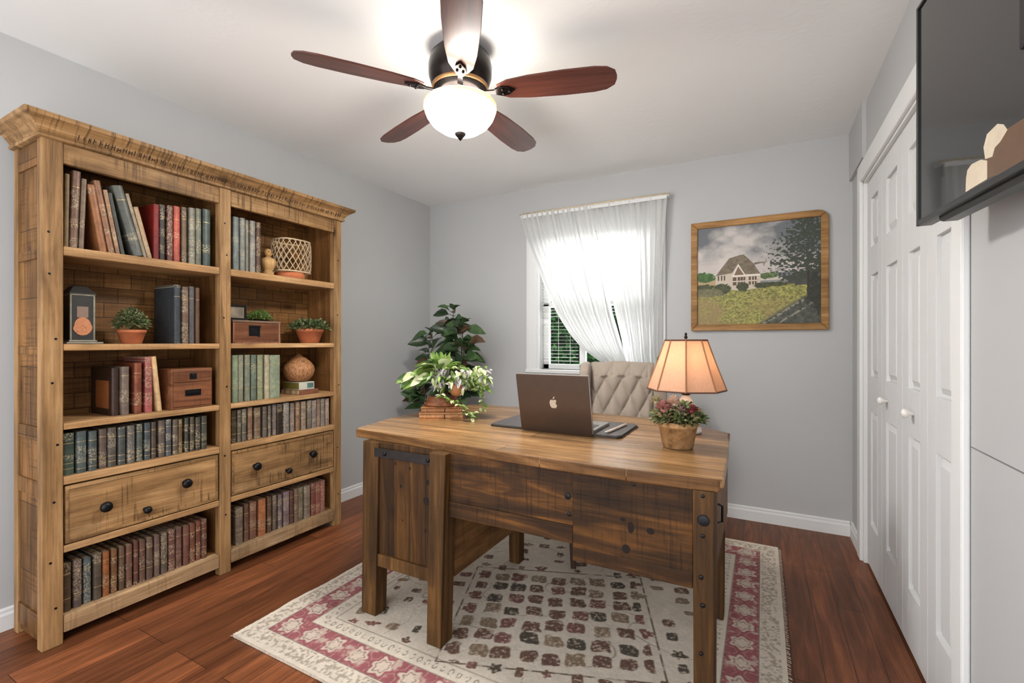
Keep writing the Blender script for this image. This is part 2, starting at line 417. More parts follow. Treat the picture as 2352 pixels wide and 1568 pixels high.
L_e = [(-1.727, 2.21), (-1.727, 2.183), (-1.688, 2.036), (-1.617, 1.857), (-1.506, 1.591), (-1.402, 1.391), (-1.297, 1.237), (-1.198, 1.127), (-1.058, 1.03), (-.95, .98)]
M_l = [(-1.146, 2.21), (-1.10, 1.98), (-1.031, 1.725), (-.962, 1.386), (-.905, 1.20), (-.865, 1.06), (-.84, .98)]
M_r = [(-1.150, 2.21), (-1.09, 1.98), (-1.024, 1.725), (-.945, 1.386), (-.895, 1.20), (-.87, 1.06), (-.85, .98)]
R_e = [(-.585, 2.21), (-.585, 2.188), (-.596, 1.979), (-.614, 1.694), (-.638, 1.419), (-.648, 1.106), (-.64, .98)]
def panel(name, le, re, folds, yoff, ph):
    nu, nv = folds * 10, 60; bm = B(); rows = []
    for j in range(nv + 1):
        z = 2.21 - (2.21 - .98) * (j / nv) ** .9; a, b = interp(le, z), interp(re, z); row = []
        t_ = j / nv
        for i in range(nu + 1):
            u = i / nu; x = a + (b - a) * u
            amp = .014 + .020 * t_
            y = YB - .075 + yoff - amp * math.sin(u * folds * 2 * PI + ph) - .006 * math.sin(u * folds * 4.7 * PI + 3 * t_ + ph)
            row.append(bm.verts.new((x + .006 * math.sin(u * folds * 2 * PI * 1.31 + 5 * t_), y - .06 * t_ * (u if yoff < 0 else 0), z)))
        rows.append(row)
    for a, b in zip(rows, rows[1:]):
        for i in range(nu): bm.faces.new((a[i], a[i + 1], b[i + 1], b[i]))
    return obj(name, bm, M_voile, smooth=True)
tag(panel('sheer_curtain', L_e, M_l, 13, -.012, 0), 'left white sheer curtain panel swept diagonally across the window', 'curtain', 'sheer curtain pair')
tag(panel('sheer_curtain', M_r, R_e, 11, 0, 1.5), 'right white sheer curtain panel falling straight behind the armchair', 'curtain', 'sheer curtain pair')
cr = thing('curtain_rod', 'thin cream curtain rod across the top of the window', 'curtain rod', (-1.16, YB - .075, 2.215))
obj('rod', tube(B(), [(-1.745, YB - .075, 2.215), (-.57, YB - .075, 2.215)], .009, 12), plain('cream_rod_paint', (206, 190, 160), .5), cr, smooth=True)
for x in (-1.735, -.58): obj('bracket', bx(x - .008, x + .008, YB - .08, YB, 2.198, 2.225), M_trim, cr, bevel=.002)
obj('tape', bx(-1.73, -.585, YB - .09, YB - .087, 2.18, 2.206), M_trim, cr)

# ------------------------------------------------------------ framed picture
def painting():
    nx, ny = 330, 300; u, v = np.meshgrid(np.linspace(0, 1, nx), np.linspace(0, 1, ny)); u2 = u * 1.1
    def L(c): return np.array(lin(c))
    def mixc(C, c, m): m = m[..., None]; return C * (1 - m) + np.array(c) * m
    def poly(pts):
        ins = np.zeros(u.shape, bool); n = len(pts)
        for k in range(n):
            (xa, ya), (xb, yb) = pts[k], pts[(k + 1) % n]
            ya, yb = 1 - ya, 1 - yb
            if ya == yb: continue
            c = ((ya > v) != (yb > v)) & (u < (xb - xa) * (v - ya) / (yb - ya) + xa); ins ^= c
        return ins.astype(float)
    cl = vnoise(u2 * 1.0, v * 1.7, 3.2, 6, 1); cl = np.clip((cl - .43) / .24, 0, 1)
    sky = L((104, 108, 112)) * (1 - cl[..., None]) + L((196, 190, 184)) * cl[..., None]
    low = np.clip((.72 - v) / .12, 0, 1) * .8; C = mixc(sky, L((206, 196, 190)), low * (v > .5))
    dk = np.clip((.28 - u) / .3, 0, 1) * np.clip((v - .75) / .2, 0, 1); C = mixc(C, L((100, 104, 108)), dk * .6)
    gn = np.clip((vnoise(u2, v * 1.5, 75, 3, 3) - .5) * 1.5 + .5, 0, 1); g2 = vnoise(u2, v * 1.5, 6, 4, 4)
    grass = L((70, 76, 34)) * (1 - gn[..., None]) + L((182, 176, 96)) * gn[..., None]
    grass = mixc(grass, L((146, 124, 84)), np.clip(((.34 - v) / .3 + (.45 - u) * .5) * 1.2, 0, 1) * np.clip((g2 - .3) * 2.4, 0, 1))
    hz = .40 + .015 * np.sin(u * 9)
    C = np.where((v < hz)[..., None], grass, C)
    C = mixc(C, L((176, 150, 112)), ((v > hz - .005) & (v < .46) & (u < .17)) * 1.0)
    C = mixc(C, L((196, 188, 174)), ((v > .43) & (v < .462) & (u > .5) & (u < .72)) * 1.0)
    def blob(cx, cy, rx, ry, ca, cb, seed):
        nonlocal C
        n = vnoise(u2, v, 45, 3, seed); d = ((u - cx) / rx) ** 2 + ((v - cy) / ry) ** 2 + (n - .5) * 1.3
        m = np.clip((1 - d) * 4, 0, 1); cc = L(ca) * (1 - n[..., None]) + L(cb) * n[..., None]
        C = C * (1 - m[..., None]) + cc * m[..., None]
    blob(.07, .49, .10, .055, (34, 60, 26), (86, 128, 58), 11); blob(.60, .475, .07, .035, (50, 72, 36), (110, 132, 76), 12)
    # house
    C = mixc(C, L((196, 184, 166)), poly([(.16, .50), (.30, .46), (.44, .50), (.53, .50), (.53, .64), (.36, .66), (.16, .62)]))
    roof = poly([(.16, .50), (.22, .41), (.275, .33), (.36, .305), (.395, .30), (.47, .39), (.53, .50), (.40, .50), (.345, .40), (.30, .48)])
    rn = vnoise(u2, v, 40, 3, 20)
    C = C * (1 - roof[..., None]) + (L((88, 78, 64)) * (1 - rn[..., None]) + L((138, 124, 102)) * rn[..., None]) * roof[..., None]
    C = mixc(C, L((226, 214, 198)), poly([(.30, .515), (.35, .39), (.415, .515)])); C = mixc(C, L((120, 98, 78)), poly([(.315, .505), (.35, .415), (.40, .505)]))
    for x0, x1 in ((.305, .335), (.345, .365), (.37, .39), (.395, .408), (.435, .455), (.465, .478), (.485, .50)):
        C = mixc(C, L((92, 72, 56)), ((u > x0) & (u < x1) & (v > .395) & (v < .475)) * 1.0)
        C = mixc(C, L((214, 204, 188)), ((u > x0) & (u < x1) & (abs(v - .435) < .004)) * 1.0)
    C = mixc(C, L((226, 218, 204)), ((u > .30) & (u < .53) & (abs(v - .49) < .006)) * 1.0)
    for x0 in (.178, .205, .23): C = mixc(C, L((78, 66, 56)), ((u > x0) & (u < x0 + .013) & (v > .45) & (v < .50)) * 1.0)
    br = poly([(.455, .405), (.50, .385), (.58, .385), (.585, .393), (.52, .402), (.49, .41)]); C = mixc(C, L((110, 98, 82)), br)
    for a in ((.05, .37, .10, .05), (.22, .365, .075, .055), (.385, .375, .055, .045), (.56, .385, .09, .03), (.66, .39, .10, .022)): blob(*a, (30, 38, 20), (86, 92, 54), int(a[0] * 100))
    blob(.08, .33, .16, .045, (84, 84, 60), (130, 124, 90), 77)
    # field furrows and shade at the lower right
    dline = (u - .52) - (.33 - v) * 1.0 * -1.0
    e = (v - .02) - (u - .5) * .72
    sh = np.clip(-(e) / .04, 0, 1) * (v < .40); n3 = vnoise(u2, v, 50, 4, 8)
    C = C * (1 - sh[..., None]) + (L((34, 36, 30)) * (1 - n3[..., None]) + L((96, 98, 86)) * n3[..., None]) * sh[..., None]
    for off, ww in ((-.05, .018), (-.13, .014)):
        m = np.clip(1 - abs(e - off) / ww, 0, 1) * (v < .36) * np.clip((n3 - .42) * 8, 0, 1); C = mixc(C, L((176, 172, 156)), m * .7)
    blob(.86, .43, .16, .07, (46, 48, 44), (78, 80, 70), 40)
    tn = vnoise(u2, v * 1.6, 52, 4, 50)
    spread = np.clip((.98 - v) / .3, 0, 1) * .15 + .07
    m = np.clip((1 - (abs(u - .90) / (spread + .05)) ** 1.6 + (tn - .55) * 4.2) * 4, 0, 1) * (v > .42) * (v < 1.01)
    cc = L((22, 28, 24)) * (1 - tn[..., None]) + L((70, 78, 62)) * tn[..., None]; C = C * (1 - m[..., None]) + cc * m[..., None]
    C = mixc(C, L((48, 36, 30)), ((abs(u - .895) < .009) & (v > .27) & (v < .5)) * 1.0)
    blob(.97, .30, .09, .2, (24, 28, 24), (60, 62, 50), 60)
    P = np.zeros((ny, nx, 3)); P[..., 0] = -.393 + u * .725; P[..., 1] = YB - .016; P[..., 2] = 1.29 + v * .668
    return P, np.clip(C, 0, 1)
pc = thing('framed_picture', 'landscape picture of a cottage and field in a honey wood frame', 'picture', (-.035, YB, 1.255))
P, C = painting(); P = P - np.array([-.035, YB, 1.255])
colour_grid('canvas', P, C, attr_mat('printed_canvas', .6), pc)
bm = B(); fw = .042
def fr(bm, pts, y0, y1): hexa(bm, [(x, y0, z) for x, z in pts], [(x, y1, z) for x, z in pts])
x0, x1, z0, z1 = -.433, .363, 1.253, 1.996
fr(bm, [(x0, z0), (x0 + fw, z0 + fw), (x0 + fw, z1 - fw), (x0, z1)], YB - .003, YB - .03)
fr(bm, [(x0, z0), (x1, z0), (x1 - fw, z0 + fw), (x0 + fw, z0 + fw)], YB - .003, YB - .031)
arc = [(x1 - .06 + .06 * math.sin(a), z1 - .06 + .06 * math.cos(a)) for a in (0, .4, .8, 1.18, 1.57)]
fr(bm, [(x0, z1), (x0 + fw, z1 - fw), (x1 - fw, z1 - fw), arc[2], arc[1], arc[0]], YB - .003, YB - .0305)
fr(bm, [(x1, z0)] + arc[:1:-1] + [(x1 - fw, z1 - fw), (x1 - fw, z0 + fw)], YB - .003, YB - .0295)
obj('picture_frame', bm, W_frame, pc, bevel=.005)
obj('frame_backing', bx(x0 + .01, x1 - .01, YB - .014, YB - .001, z0 + .01, z1 - .05), W_frame, pc)

# ------------------------------------------------------------ television
tv = thing('wall_television', 'large black flat television angled on the right wall above the closet doors', 'television', (.42, 1.05, 1.5))
ta = math.atan2(.098, 1.0)
Mt = Matrix.Translation((.352, 1.543, 0)) @ Matrix.Rotation(ta, 4, 'Z')    # local: -y runs toward the viewer along the screen
Z0, Z1, TL = 1.475, 2.034, 1.0
obj('tv_body', bx(.004, .03, -TL, 0, Z0, Z1, M=Mt), M_black, tv, bevel=.003)
bm = B(); 
for y0, y1, z0, z1 in ((-TL, 0, Z0, Z0 + .014), (-TL, 0, Z1 - .008, Z1), (-.009, 0, Z0, Z1), (-TL, -TL + .009, Z0, Z1)): box(bm, -.003, .006, y0, y1, z0, z1, M=Mt)
obj('bezel', bm, M_black, tv, bevel=.001)
t = NT('dark_screen_glass'); t.set(Base_Color=rgba((30, 30, 30)), Roughness=.04); t.b.inputs['Specular IOR Level'].default_value = .9
obj('screen', bx(.001, .005, -TL + .009, -.009, Z0 + .014, Z1 - .008, M=Mt), t.m, tv)
obj('rear_housing', bx(.03, .07, -TL + .1, -.12, Z0 + .005, Z0 + .36, M=Mt), M_black, tv, bevel=.012)
obj('lower_housing', bx(.008, .05, -TL + .05, -.09, Z0 - .012, Z0 + .04, M=Mt), M_black, tv, bevel=.008)
M_brn, M_crm = plain('painted_reflection_brown', (96, 68, 44), .3), plain('painted_reflection_cream', (206, 192, 168), .3)  # flat brown and cream shapes that paint a room reflection onto the screen
for nm, m_, pls in (('painted_reflection_main', M_brn, [[(-.312, 1.496), (-.312, 1.544), (-.353, 1.556), (-.383, 1.564), (-.433, 1.562), (-.56, 1.57), (-.60, 1.50), (-.45, 1.489), (-.367, 1.489)]]),
                    ('painted_reflection_left', M_crm, [[(-.240, 1.521), (-.238, 1.493), (-.318, 1.494), (-.318, 1.530), (-.296, 1.540), (-.262, 1.543), (-.245, 1.536)], ]),
                    ('painted_reflection_top', M_crm, [[(-.312, 1.535), (-.306, 1.560), (-.318, 1.581), (-.353, 1.586), (-.372, 1.577), (-.384, 1.562), (-.362, 1.549), (-.344, 1.545), (-.336, 1.531), (-.324, 1.533)]])):
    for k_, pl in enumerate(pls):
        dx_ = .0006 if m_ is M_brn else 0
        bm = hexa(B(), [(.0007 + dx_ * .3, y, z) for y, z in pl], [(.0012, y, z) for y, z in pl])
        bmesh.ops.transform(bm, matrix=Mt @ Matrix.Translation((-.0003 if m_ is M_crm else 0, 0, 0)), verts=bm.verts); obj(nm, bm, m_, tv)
obj('wall_bracket', bx(.39, XR - .001, .98, 1.12, 1.68, 1.92), M_iron, tv, bevel=.004)

# ------------------------------------------------------------ ceiling fan
FC = (-1.146, 1.656)
fan = thing('ceiling_fan', 'dark bronze ceiling fan with five reddish brown blades and a lit glass bowl', 'ceiling fan', (*FC, H))
M_bronze = plain('dark_bronze', (42, 36, 34), .25, .85, .2)
M_brass = plain('antique_brass_ring', (150, 112, 74), .35, .8)
M_blade = wood('dark_cherry_blade', (62, 34, 28), (84, 46, 38), (108, 60, 46), 'X', rough=.33, knots=0, blot=.1, coat=.5, bump=.05)
c = (*FC, 0)
obj('motor_housing', lathe(B(), [(.085, H), (.10, H - .01), (.128, 2.40), (.137, 2.36), (.135, 2.32), (.12, 2.275), (.10, 2.25), (.09, 2.235)][::-1], c, 48), M_bronze, fan, smooth=True)
obj('trim_ring', lathe(B(), [(.115, 2.262), (.121, 2.268), (.121, 2.276), (.115, 2.28)], c, 48, cap=False), M_brass, fan, smooth=True)
obj('switch_housing', lathe(B(), [(.075, 2.205), (.085, 2.22), (.088, 2.235), (.07, 2.245)], c, 40), M_bronze, fan, smooth=True)
for k in range(5):
    a = math.radians(17 + 72 * k)
    out = [(.165, -.028), (.21, -.05), (.30, -.062), (.45, -.069), (.57, -.068), (.62, -.060), (.652, -.038), (.66, -.01), (.66, .01), (.652, .038), (.62, .060), (.57, .068), (.45, .069), (.30, .062), (.21, .05), (.165, .028)]
    bm = prism(B(), out, 0, .007)
    bl_ = obj('fan_blade', bm, M_blade, fan, bevel=.002, w=False)
    bl_.location = (0, 0, 2.245 - H); bl_.rotation_euler = (math.radians(-12), 0, a)
    bm = B(); hexa(bm, [(.08, -.012, -.006), (.17, -.010, -.008), (.17, .010, -.008), (.08, .012, -.006)], [(.08, -.012, .001), (.17, -.010, -.001), (.17, .010, -.001), (.08, .012, .001)])
    prism(bm, [(.155, -.015), (.185, -.026), (.215, -.02), (.24, 0), (.215, .02), (.185, .026), (.155, .015)], -.008, 0)
    for q in (-.012, .012): ball(bm, (.19, q, -.009), .006, 8, 6)
    ball(bm, (.218, 0, -.009), .006, 8, 6)
    obj('blade_bracket', bm, M_bronze, bl_, bevel=.001, w=False)
# lit bowl: amber rim, white body
t = NT('lit_alabaster_glass'); tc = t.n('TexCoord'); sp = t.n('SeparateXYZ'); t.l(tc.outputs['Object'], sp.inputs[0])
mr = t.n('MapRange'); mr.inputs['From Min'].default_value = 2.075 - H; mr.inputs['From Max'].default_value = 2.210 - H; t.l(sp.outputs[2], mr.inputs[0])
ec = t.ramp(mr.outputs[0], [(0, (1, .98, .95, 1)), (.48, (1, .97, .92, 1)), (.66, (1, .74, .40, 1)), (.93, (.95, .48, .16, 1)), (.945, (1, .96, .88, 1))])
es = t.ramp(mr.outputs[0], [(0, G(.6)), (.35, G(1)), (.48, G(.7)), (.60, G(.14)), (.70, G(.018)), (.80, G(.008)), (.93, G(.006)), (.945, G(.16))])
ms = t.n('Math', operation='MULTIPLY'); ms.inputs[1].default_value = BOWL_E; t.l(es, ms.inputs[0])
t.set(Base_Color=(.8, .7, .55, 1), Roughness=.3, Emission_Color=ec, Emission_Strength=ms.outputs[0])
prof = [(.012, 2.078), (.05, 2.082), (.09, 2.095), (.122, 2.118), (.142, 2.145), (.152, 2.168), (.157, 2.182), (.152, 2.19), (.156, 2.197), (.150, 2.203), (.07, 2.206)]
obj('light_bowl', lathe(B(), prof, c, 56), t.m, fan, smooth=True)
obj('bowl_finial', lathe(B(), [(.002, 2.046), (.008, 2.054), (.018, 2.064), (.026, 2.074), (.024, 2.080), (.008, 2.083)], c, 24), M_bronze, fan, smooth=True)

# ------------------------------------------------------------ bookcase
BX0, BX1, BY0, BY1 = -2.685, -2.40, .70, 2.121
bc = thing('bookcase', 'tall rustic honey-brown wooden bookcase with two bays and two drawers', 'bookcase', (-2.54, 1.41, 0))
def P_(name, m, *a, bevel=.003, parent=bc): return obj(name, bx(*a), m, parent, bevel=bevel)
for y0, y1 in ((BY0, .763), (1.357, 1.412), (2.067, BY1)): P_('post', W_post, BX1 - .045, BX1, y0, y1, 0, 1.96, bevel=.004)
P_('side_panel', W_side, BX0 + .04, BX1 - .045, BY0 + .008, BY0 + .03, .02, 1.96)
P_('side_panel', W_side, BX0 + .04, BX1 - .045, BY1 - .03, BY1 - .008, .02, 1.96)
for y0 in (BY0, BY1 - .035): P_('rear_post', W_post, BX0, BX0 + .04, y0, y0 + .035, 0, 1.96)
for z0, z1 in ((1.86, 1.95), (1.50, 1.535), (1.13, 1.16), (.80, .85), (.58, .64), (.05, .13)): P_('side_rail', W_side, BX0 + .04, BX1 - .045, BY0 + .002, BY0 + .009, z0, z1, bevel=.001)
P_('divider', W_in, BX0 + .012, BX1 - .045, 1.372, 1.397, .04, 1.95)
for y0 in (BY0 + .0301, BY1 - .043): P_('inner_lining', W_in, BX0 + .012, BX1 - .045, y0, y0 + .0125, .04, 1.95)
P_('back_panel', W_back, BX0, BX0 + .012, BY0 + .036, BY1 - .036, .04, 1.95)
bays = ((.763, 1.357), (1.412, 2.067))
ZS = {'top': 1.553, 'mid': 1.170, 'low': .860, 'row': .650}
for a, b in bays:
    ia = a if a > 1 else .7426; 
    lo, hi = (.743, 1.372) if a < 1 else (1.397, 2.078)
    for z, th in ((1.553, .036), (1.170, .026), (.860, .026), (.650, .032)):
        bm = B(); box(bm, BX0 + .012, BX1 - .0451, lo + .0005, hi - .0005, z - th, z); box(bm, BX1 - .045, BX1 - .003, a + .0005, b - .0005, z - th, z)
        obj('shelf', bm, W_shelf, bc, bevel=.003)
    bm = B(); box(bm, BX0 + .012, BX1 - .046, lo + .0005, hi - .0005, .085, .108)
    obj('bottom_shelf', bm, W_in, bc, bevel=.002)
    P_('base_rail', W_grey, BX1 - .045, BX1 - .001, a + .001, b - .001, .04, .108, bevel=.006)
    P_('drawer_rail', W_shelf, BX1 - .045, BX1 - .003, a + .001, b - .001, .352, .380, bevel=.004)
    P_('drawer_floor', W_in, BX0 + .012, BX1 - .046, lo + .001, hi - .001, .352, .372)
    P_('top_valance', W_front, BX1 - .03, BX1 - .005, a + .0005, b - .0005, 1.876, 1.955)
    dr = P_('drawer', W_front, BX1 - .24, BX1 - .008, a + .006, b - .006, .384, .612, bevel=.004)
    obj('drawer_border', box(box(box(bx(BX1 - .008, BX1 - .005, a + .007, b - .007, .596, .611), BX1 - .008, BX1 - .005, a + .007, b - .007, .385, .396), BX1 - .008, BX1 - .005, a + .007, a + .018, .396, .596), BX1 - .008, BX1 - .005, b - .018, b - .007, .396, .596), W_front, dr, bevel=.001)
    for y, z in ([(.891, .497), (1.037, .438), (1.197, .512)] if a < 1 else [(1.542, .510), (1.732, .440), (1.896, .500)]):
        small = z < .46
        s_ = .75 if small else 1
        bm = lathe(B(), [(.011 * s_, 0), (.009 * s_, .012), (.017 * s_, .018), (.022 * s_, .026), (.019 * s_, .036), (.010 * s_, .041), (.002, .042)], seg=24, M=Matrix.Translation((BX1 - .008, y, z)) @ Matrix.Rotation(PI / 2, 4, 'Y'))
        obj('drawer_knob', bm, M_iron, dr, smooth=True)
P_('top_panel', W_in, BX0, BX1 - .03, BY0 + .031, BY1 - .031, 1.935, 1.955)
# crown
bm = B(); rings = []
for o, z in ((.0, 1.955), (.014, 1.957), (.016, 1.968), (.010, 1.972), (.030, 2.000), (.052, 2.016), (.060, 2.020), (.064, 2.036), (-.02, 2.038)):
    rings.append([bm.verts.new(p) for p in ((BX0, BY0 - o, z), (BX1 + o, BY0 - o, z), (BX1 + o, BY1 + o, z), (BX0, BY1 + o, z))])
for a, b in zip(rings, rings[1:]):
    for k in range(3): bm.faces.new((a[k], a[k + 1], b[k + 1], b[k]))
    bm.faces.new((a[3], a[0], b[0], b[3]))
bm.faces.new(rings[-1]); bm.faces.new(rings[0][::-1])
obj('crown_moulding', bm, W_front, bc)
bm = B(); y = BY0 + .10; r3 = random.Random(3)
while y < BY1 - .02:   # pressed row of worn marks along the crown
    w_ = r3.uniform(.004, .011); k = r3.choice((0, 0, 1, 2))
    def mk(ya, yb, t0, t1):
        q = [(BX1 + .010 + .020 * tt + .0012, yy, 1.972 + .028 * tt) for yy, tt in ((ya, t0), (yb, t0), (yb, t1), (ya, t1))]
        hexa(bm, [(x - .003, yy, z) for x, yy, z in q], q)
    t0, t1 = r3.uniform(.1, .3), r3.uniform(.6, .9)
    mk(y, y + .0028, t0, t1)
    if k: mk(y + w_, y + w_ + .0025, t0, t1)
    if k == 2 or w_ > .008: mk(y, y + w_, (t0 + t1) / 2, (t0 + t1) / 2 + .1)
    y += w_ + r3.uniform(.008, .013)
obj('pressed_marks', bm, plain('burnt_mark', (46, 30, 20), .8), bc)
bm = B()
for y, z in ((.72, 1.60), (.722, 1.44), (.74, 1.19), (.73, 1.02), (.745, .78), (.735, .56), (.725, .33), (.74, .15), (1.38, 1.78), (1.39, 1.62), (1.375, 1.30), (1.39, .95), (1.38, .60), (1.385, .30), (2.095, 1.7), (2.09, 1.35), (2.10, .9), (2.09, .5), (2.095, .2)):
    lathe(bm, [(.0045, 0), (.0045, .001), (.001, .0016)], seg=10, M=Matrix.Translation((BX1, y, z)) @ Matrix.Rotation(PI / 2, 4, 'Y'))
obj('peg', bm, M_iron, bc)

# ------------------------------------------------------------ books
MC = {}
def cover_mat(c, orn):
    key = (c, orn)
    if key in MC: return MC[key]
    t = NT('book_cover'); v = t.coord(rand=4)
    n = t.noise(v, 45, 4); col = t.mul(rgba(c), t.ramp(n, [(.3, G(.72)), (.7, G(1.22))]))
    ed = t.noise(v, 8, 3); col = t.mul(col, t.ramp(ed, [(.35, G(.8)), (.65, G(1.12))]))
    if orn:   # worn gilt ornament, in blocks along the height
        sp = t.n('SeparateXYZ'); t.l(t.n('TexCoord').outputs['Generated'], sp.inputs[0])
        st = t.noise(t.coord((0.001, 210, 150), 4), 1.0, 1, .5, 1.0)
        th = t.ramp(st, [(.52, G(0)), (.56, G(1))])
        blk = t.noise(t.coord((.001, .001, 13), 5), 1.0, 0)
        bm_ = t.ramp(blk, [(.60 - .12 * orn, G(0)), (.62 - .12 * orn, G(1))])
        col = t.mul(col, rgba((206, 190, 156)), t.mul(t.mul(th, bm_), G(.38)), mode='MIX')
    t.set(Base_Color=col, Roughness=.45); t.b.inputs['Specular IOR Level'].default_value = .4
    t.bump(n, .25, .002)
    MC[key] = t.m; return t.m
def book(xs, y0, y1, z0, h, c, label, group, orn=.5, ribs=5, bands=2, lean=0, depth=.185, cat='book', pagesout=False):
    """upright book, spine toward +x; origin at its foot in the middle of the spine"""
    T = y1 - y0; yc = (y0 + y1) / 2
    piv = yc if not lean else (y1 if lean > 0 else y0)
    o = thing('book', label, cat, (xs, piv, z0), (math.radians(-lean), 0, 0) if lean else None, group)
    s = yc - piv; bd = min(.003, T * .12); a, b = s - T / 2, s + T / 2; r = .007 if T > .018 else .004
    bm = B()
    box(bm, -depth, -r, a, a + bd, 0, h); box(bm, -depth, -r, b - bd, b, 0, h)
    def arcs(z_0, z_1, e):
        n = 7; A = []; Bt = []
        for k in range(n):
            q = PI * k / (n - 1); yy = s - math.cos(q) * (T / 2 + e * .3); xx = -r + (r + e) * math.sin(q)
            A.append((xx, yy, z_0)); Bt.append((xx, yy, z_1))
        hexa(bm, A, Bt)
    arcs(0, h, 0)
    m = cover_mat(c, orn)
    for k in range(ribs):
        z = h * (k + 1) / (ribs + 1); arcs(z - .0022, z + .0022, .0016)
    obj('cover', bm, m, o, w=False, bevel=.0008)
    obj('page_block', bx(-depth + .004, -r - .001, a + bd + .0002, b - bd - .0002, .003, h - .003), M_page, o, w=False)
    if bands:
        for z in ([.78, .28, .12][:bands]): 
            bm = B(); n = 7; z_ = h * (z + rnd.uniform(-.03, .03)); e = .0012
            A = [(-r + (r + e) * math.sin(PI * k / 6), s - math.cos(PI * k / 6) * (T / 2 + .0004), z_) for k in range(7)]
            hexa(bm, A, [(x, y, z + .0016) for x, y, z in A])
            obj('gilt_band', bm, M_gold, o, w=False)
    return o
ORD = ['first', 'second', 'third', 'fourth', 'fifth', 'sixth', 'seventh', 'eighth', 'ninth', 'tenth', 'eleventh', 'twelfth', 'thirteenth', 'fourteenth', 'fifteenth', 'sixteenth', 'seventeenth', 'eighteenth', 'nineteenth']
def bookrow(xs, z0, data, cols, names, where, group, orn=.5, jit=.004, **kw):
    for k, (y0, y1, zt) in enumerate(data):
        c = cols[k % len(cols)]; nm = names[k % len(names)]
        book(xs + rnd.uniform(-.004, .004), y0, y1, z0, zt - z0 - .003 + rnd.uniform(-jit, jit), c, '%s book, %s from the left %s' % (nm, ORD[k], where), group, orn=orn if isinstance(orn, (int, float)) else orn[k % len(orn)], **kw)
# left bay, top shelf
A_l = [(.772, .787, .292, .8, (122, 98, 62), 'narrow plain tan', 0, 0), (.790, .815, .312, 2.0, (112, 84, 66), 'tall brown lettered', .9, 0), (.818, .834, .288, 2.0, (118, 98, 80), 'thin grey-brown', .1, 0),
       (.886, .912, .273, -8.7, (148, 96, 58), 'leaning rust-orange', .1, 0), (.916, .938, .297, -9.8, (134, 94, 68), 'tall leaning tan', .5, 0), (.941, .956, .266, -9.6, (146, 112, 84), 'slim leaning pale brown', .5, 0),
       (.959, .973, .258, -10.2, (62, 62, 56), 'slim leaning dark green-grey', 0, 0), (1.005, 1.042, .300, -15.0, (84, 86, 80), 'thick leaning slate grey', .15, 0), (1.0425, 1.055, .276, -14.4, (140, 126, 104), 'thin leaning light grey', 0, 0), (1.0565, 1.076, .224, -14.0, (164, 138, 106), 'short leaning beige', .4, 0)]
for k, (y0, y1, h, ln, c, nm, orn, bd) in enumerate(A_l):
    book(-2.425, y0, y1, ZS['top'] + (.0005 if ln else 0), h, c, nm + ' book, ' + ORD[k] + ' from the left on the top left shelf', 'old books on the top left shelf', orn, 0, 2 if k in (1, 5, 7) else 0, lean=ln, depth=.18)
A_r = [(1.080, 1.103, 1.815), (1.105, 1.126, 1.819), (1.135, 1.159, 1.823), (1.162, 1.189, 1.827), (1.196, 1.218, 1.831), (1.229, 1.256, 1.836), (1.258, 1.284, 1.84), (1.291, 1.327, 1.846)]
AC = [((112, 26, 22), 'dark red'), ((54, 48, 44), 'black silver-patterned'), ((96, 56, 50), 'maroon silver-patterned'), ((166, 78, 62), 'salmon red'), ((104, 84, 64), 'thin brown lettered'), ((122, 120, 106), 'grey-white patterned'), ((104, 104, 88), 'grey-green lettered'), ((62, 74, 68), 'dark green')]
for k, ((y0, y1, zt), (c, nm)) in enumerate(zip(A_r, AC)):
    book(-2.425, y0, y1, ZS['top'], zt - .01 - ZS['top'], c, nm + ' upright book, ' + ORD[k] + ' right of the leaning books, top left shelf', 'old books on the top left shelf', (0, .9, 1.2, .1, .7, 1.1, .7, .4)[k], 0, (0, 1, 0, 1, 1, 2, 1, 2)[k], depth=.20 if k else .23)
F_ = [(1.444, 1.476, 1.842), (1.480, 1.507, 1.840), (1.510, 1.529, 1.836), (1.533, 1.562, 1.834), (1.567, 1.593, 1.832)]
bookrow(-2.43, ZS['top'], F_, [(112, 118, 114), (118, 120, 112), (112, 108, 94), (128, 124, 116), (84, 60, 46)], ['tall grey cloth', 'grey blue-footed', 'slim olive-grey', 'grey mottled', 'dark brown ornamented'], 'on the top right shelf', 'grey books on the top right shelf', orn=(.1, .2, .4, .7, 1.3), ribs=0, bands=0)
Bk = [(1.173, 1.201, 1.449), (1.206, 1.232, 1.450), (1.237, 1.262, 1.448), (1.2645, 1.281, 1.446)]
bookrow(-2.44, ZS['mid'], Bk, [(52, 58, 62), (104, 82, 66), (88, 84, 84), (86, 62, 44)], ['black grey-spined', 'brown ornamented', 'grey silver-lettered', 'thin dark brown'], 'beside the herb pot', 'dark books on the second left shelf', orn=(.15, 1.3, .6, .1), ribs=0, bands=1, depth=.19)
Ck = [(.964, .992, 1.071), (1.010, 1.038, 1.092), (1.052, 1.082, 1.118)]
bookrow(-2.435, ZS['low'], Ck, [(104, 90, 80), (116, 62, 40), (146, 78, 74)], ['dark grey-spined', 'copper-brown', 'tall pink-red patterned'], 'beside the drawer box', 'books left of the wooden box', orn=(.6, .3, 1.3), ribs=0, bands=1, depth=.2)
book(-2.43, 1.099, 1.117, ZS['low'] + .0005, .252, (190, 156, 112), 'slim cream book leaning left against the pink-red book beside the wooden box', 'books left of the wooden box', .2, 0, 0, lean=-5.5, depth=.17)
o = book(-2.45, .935, .9625, ZS['low'], .206, (56, 38, 28), 'dark brown book with an orange label, leftmost on the third left shelf', 'books left of the wooden box', 0, 0, 0, depth=.2)
obj('orange_label', box(B(), -.15, -.03, -.0148, -.0139, .03, .15), plain('orange_label_paper', (140, 82, 40), .6), o, w=False)
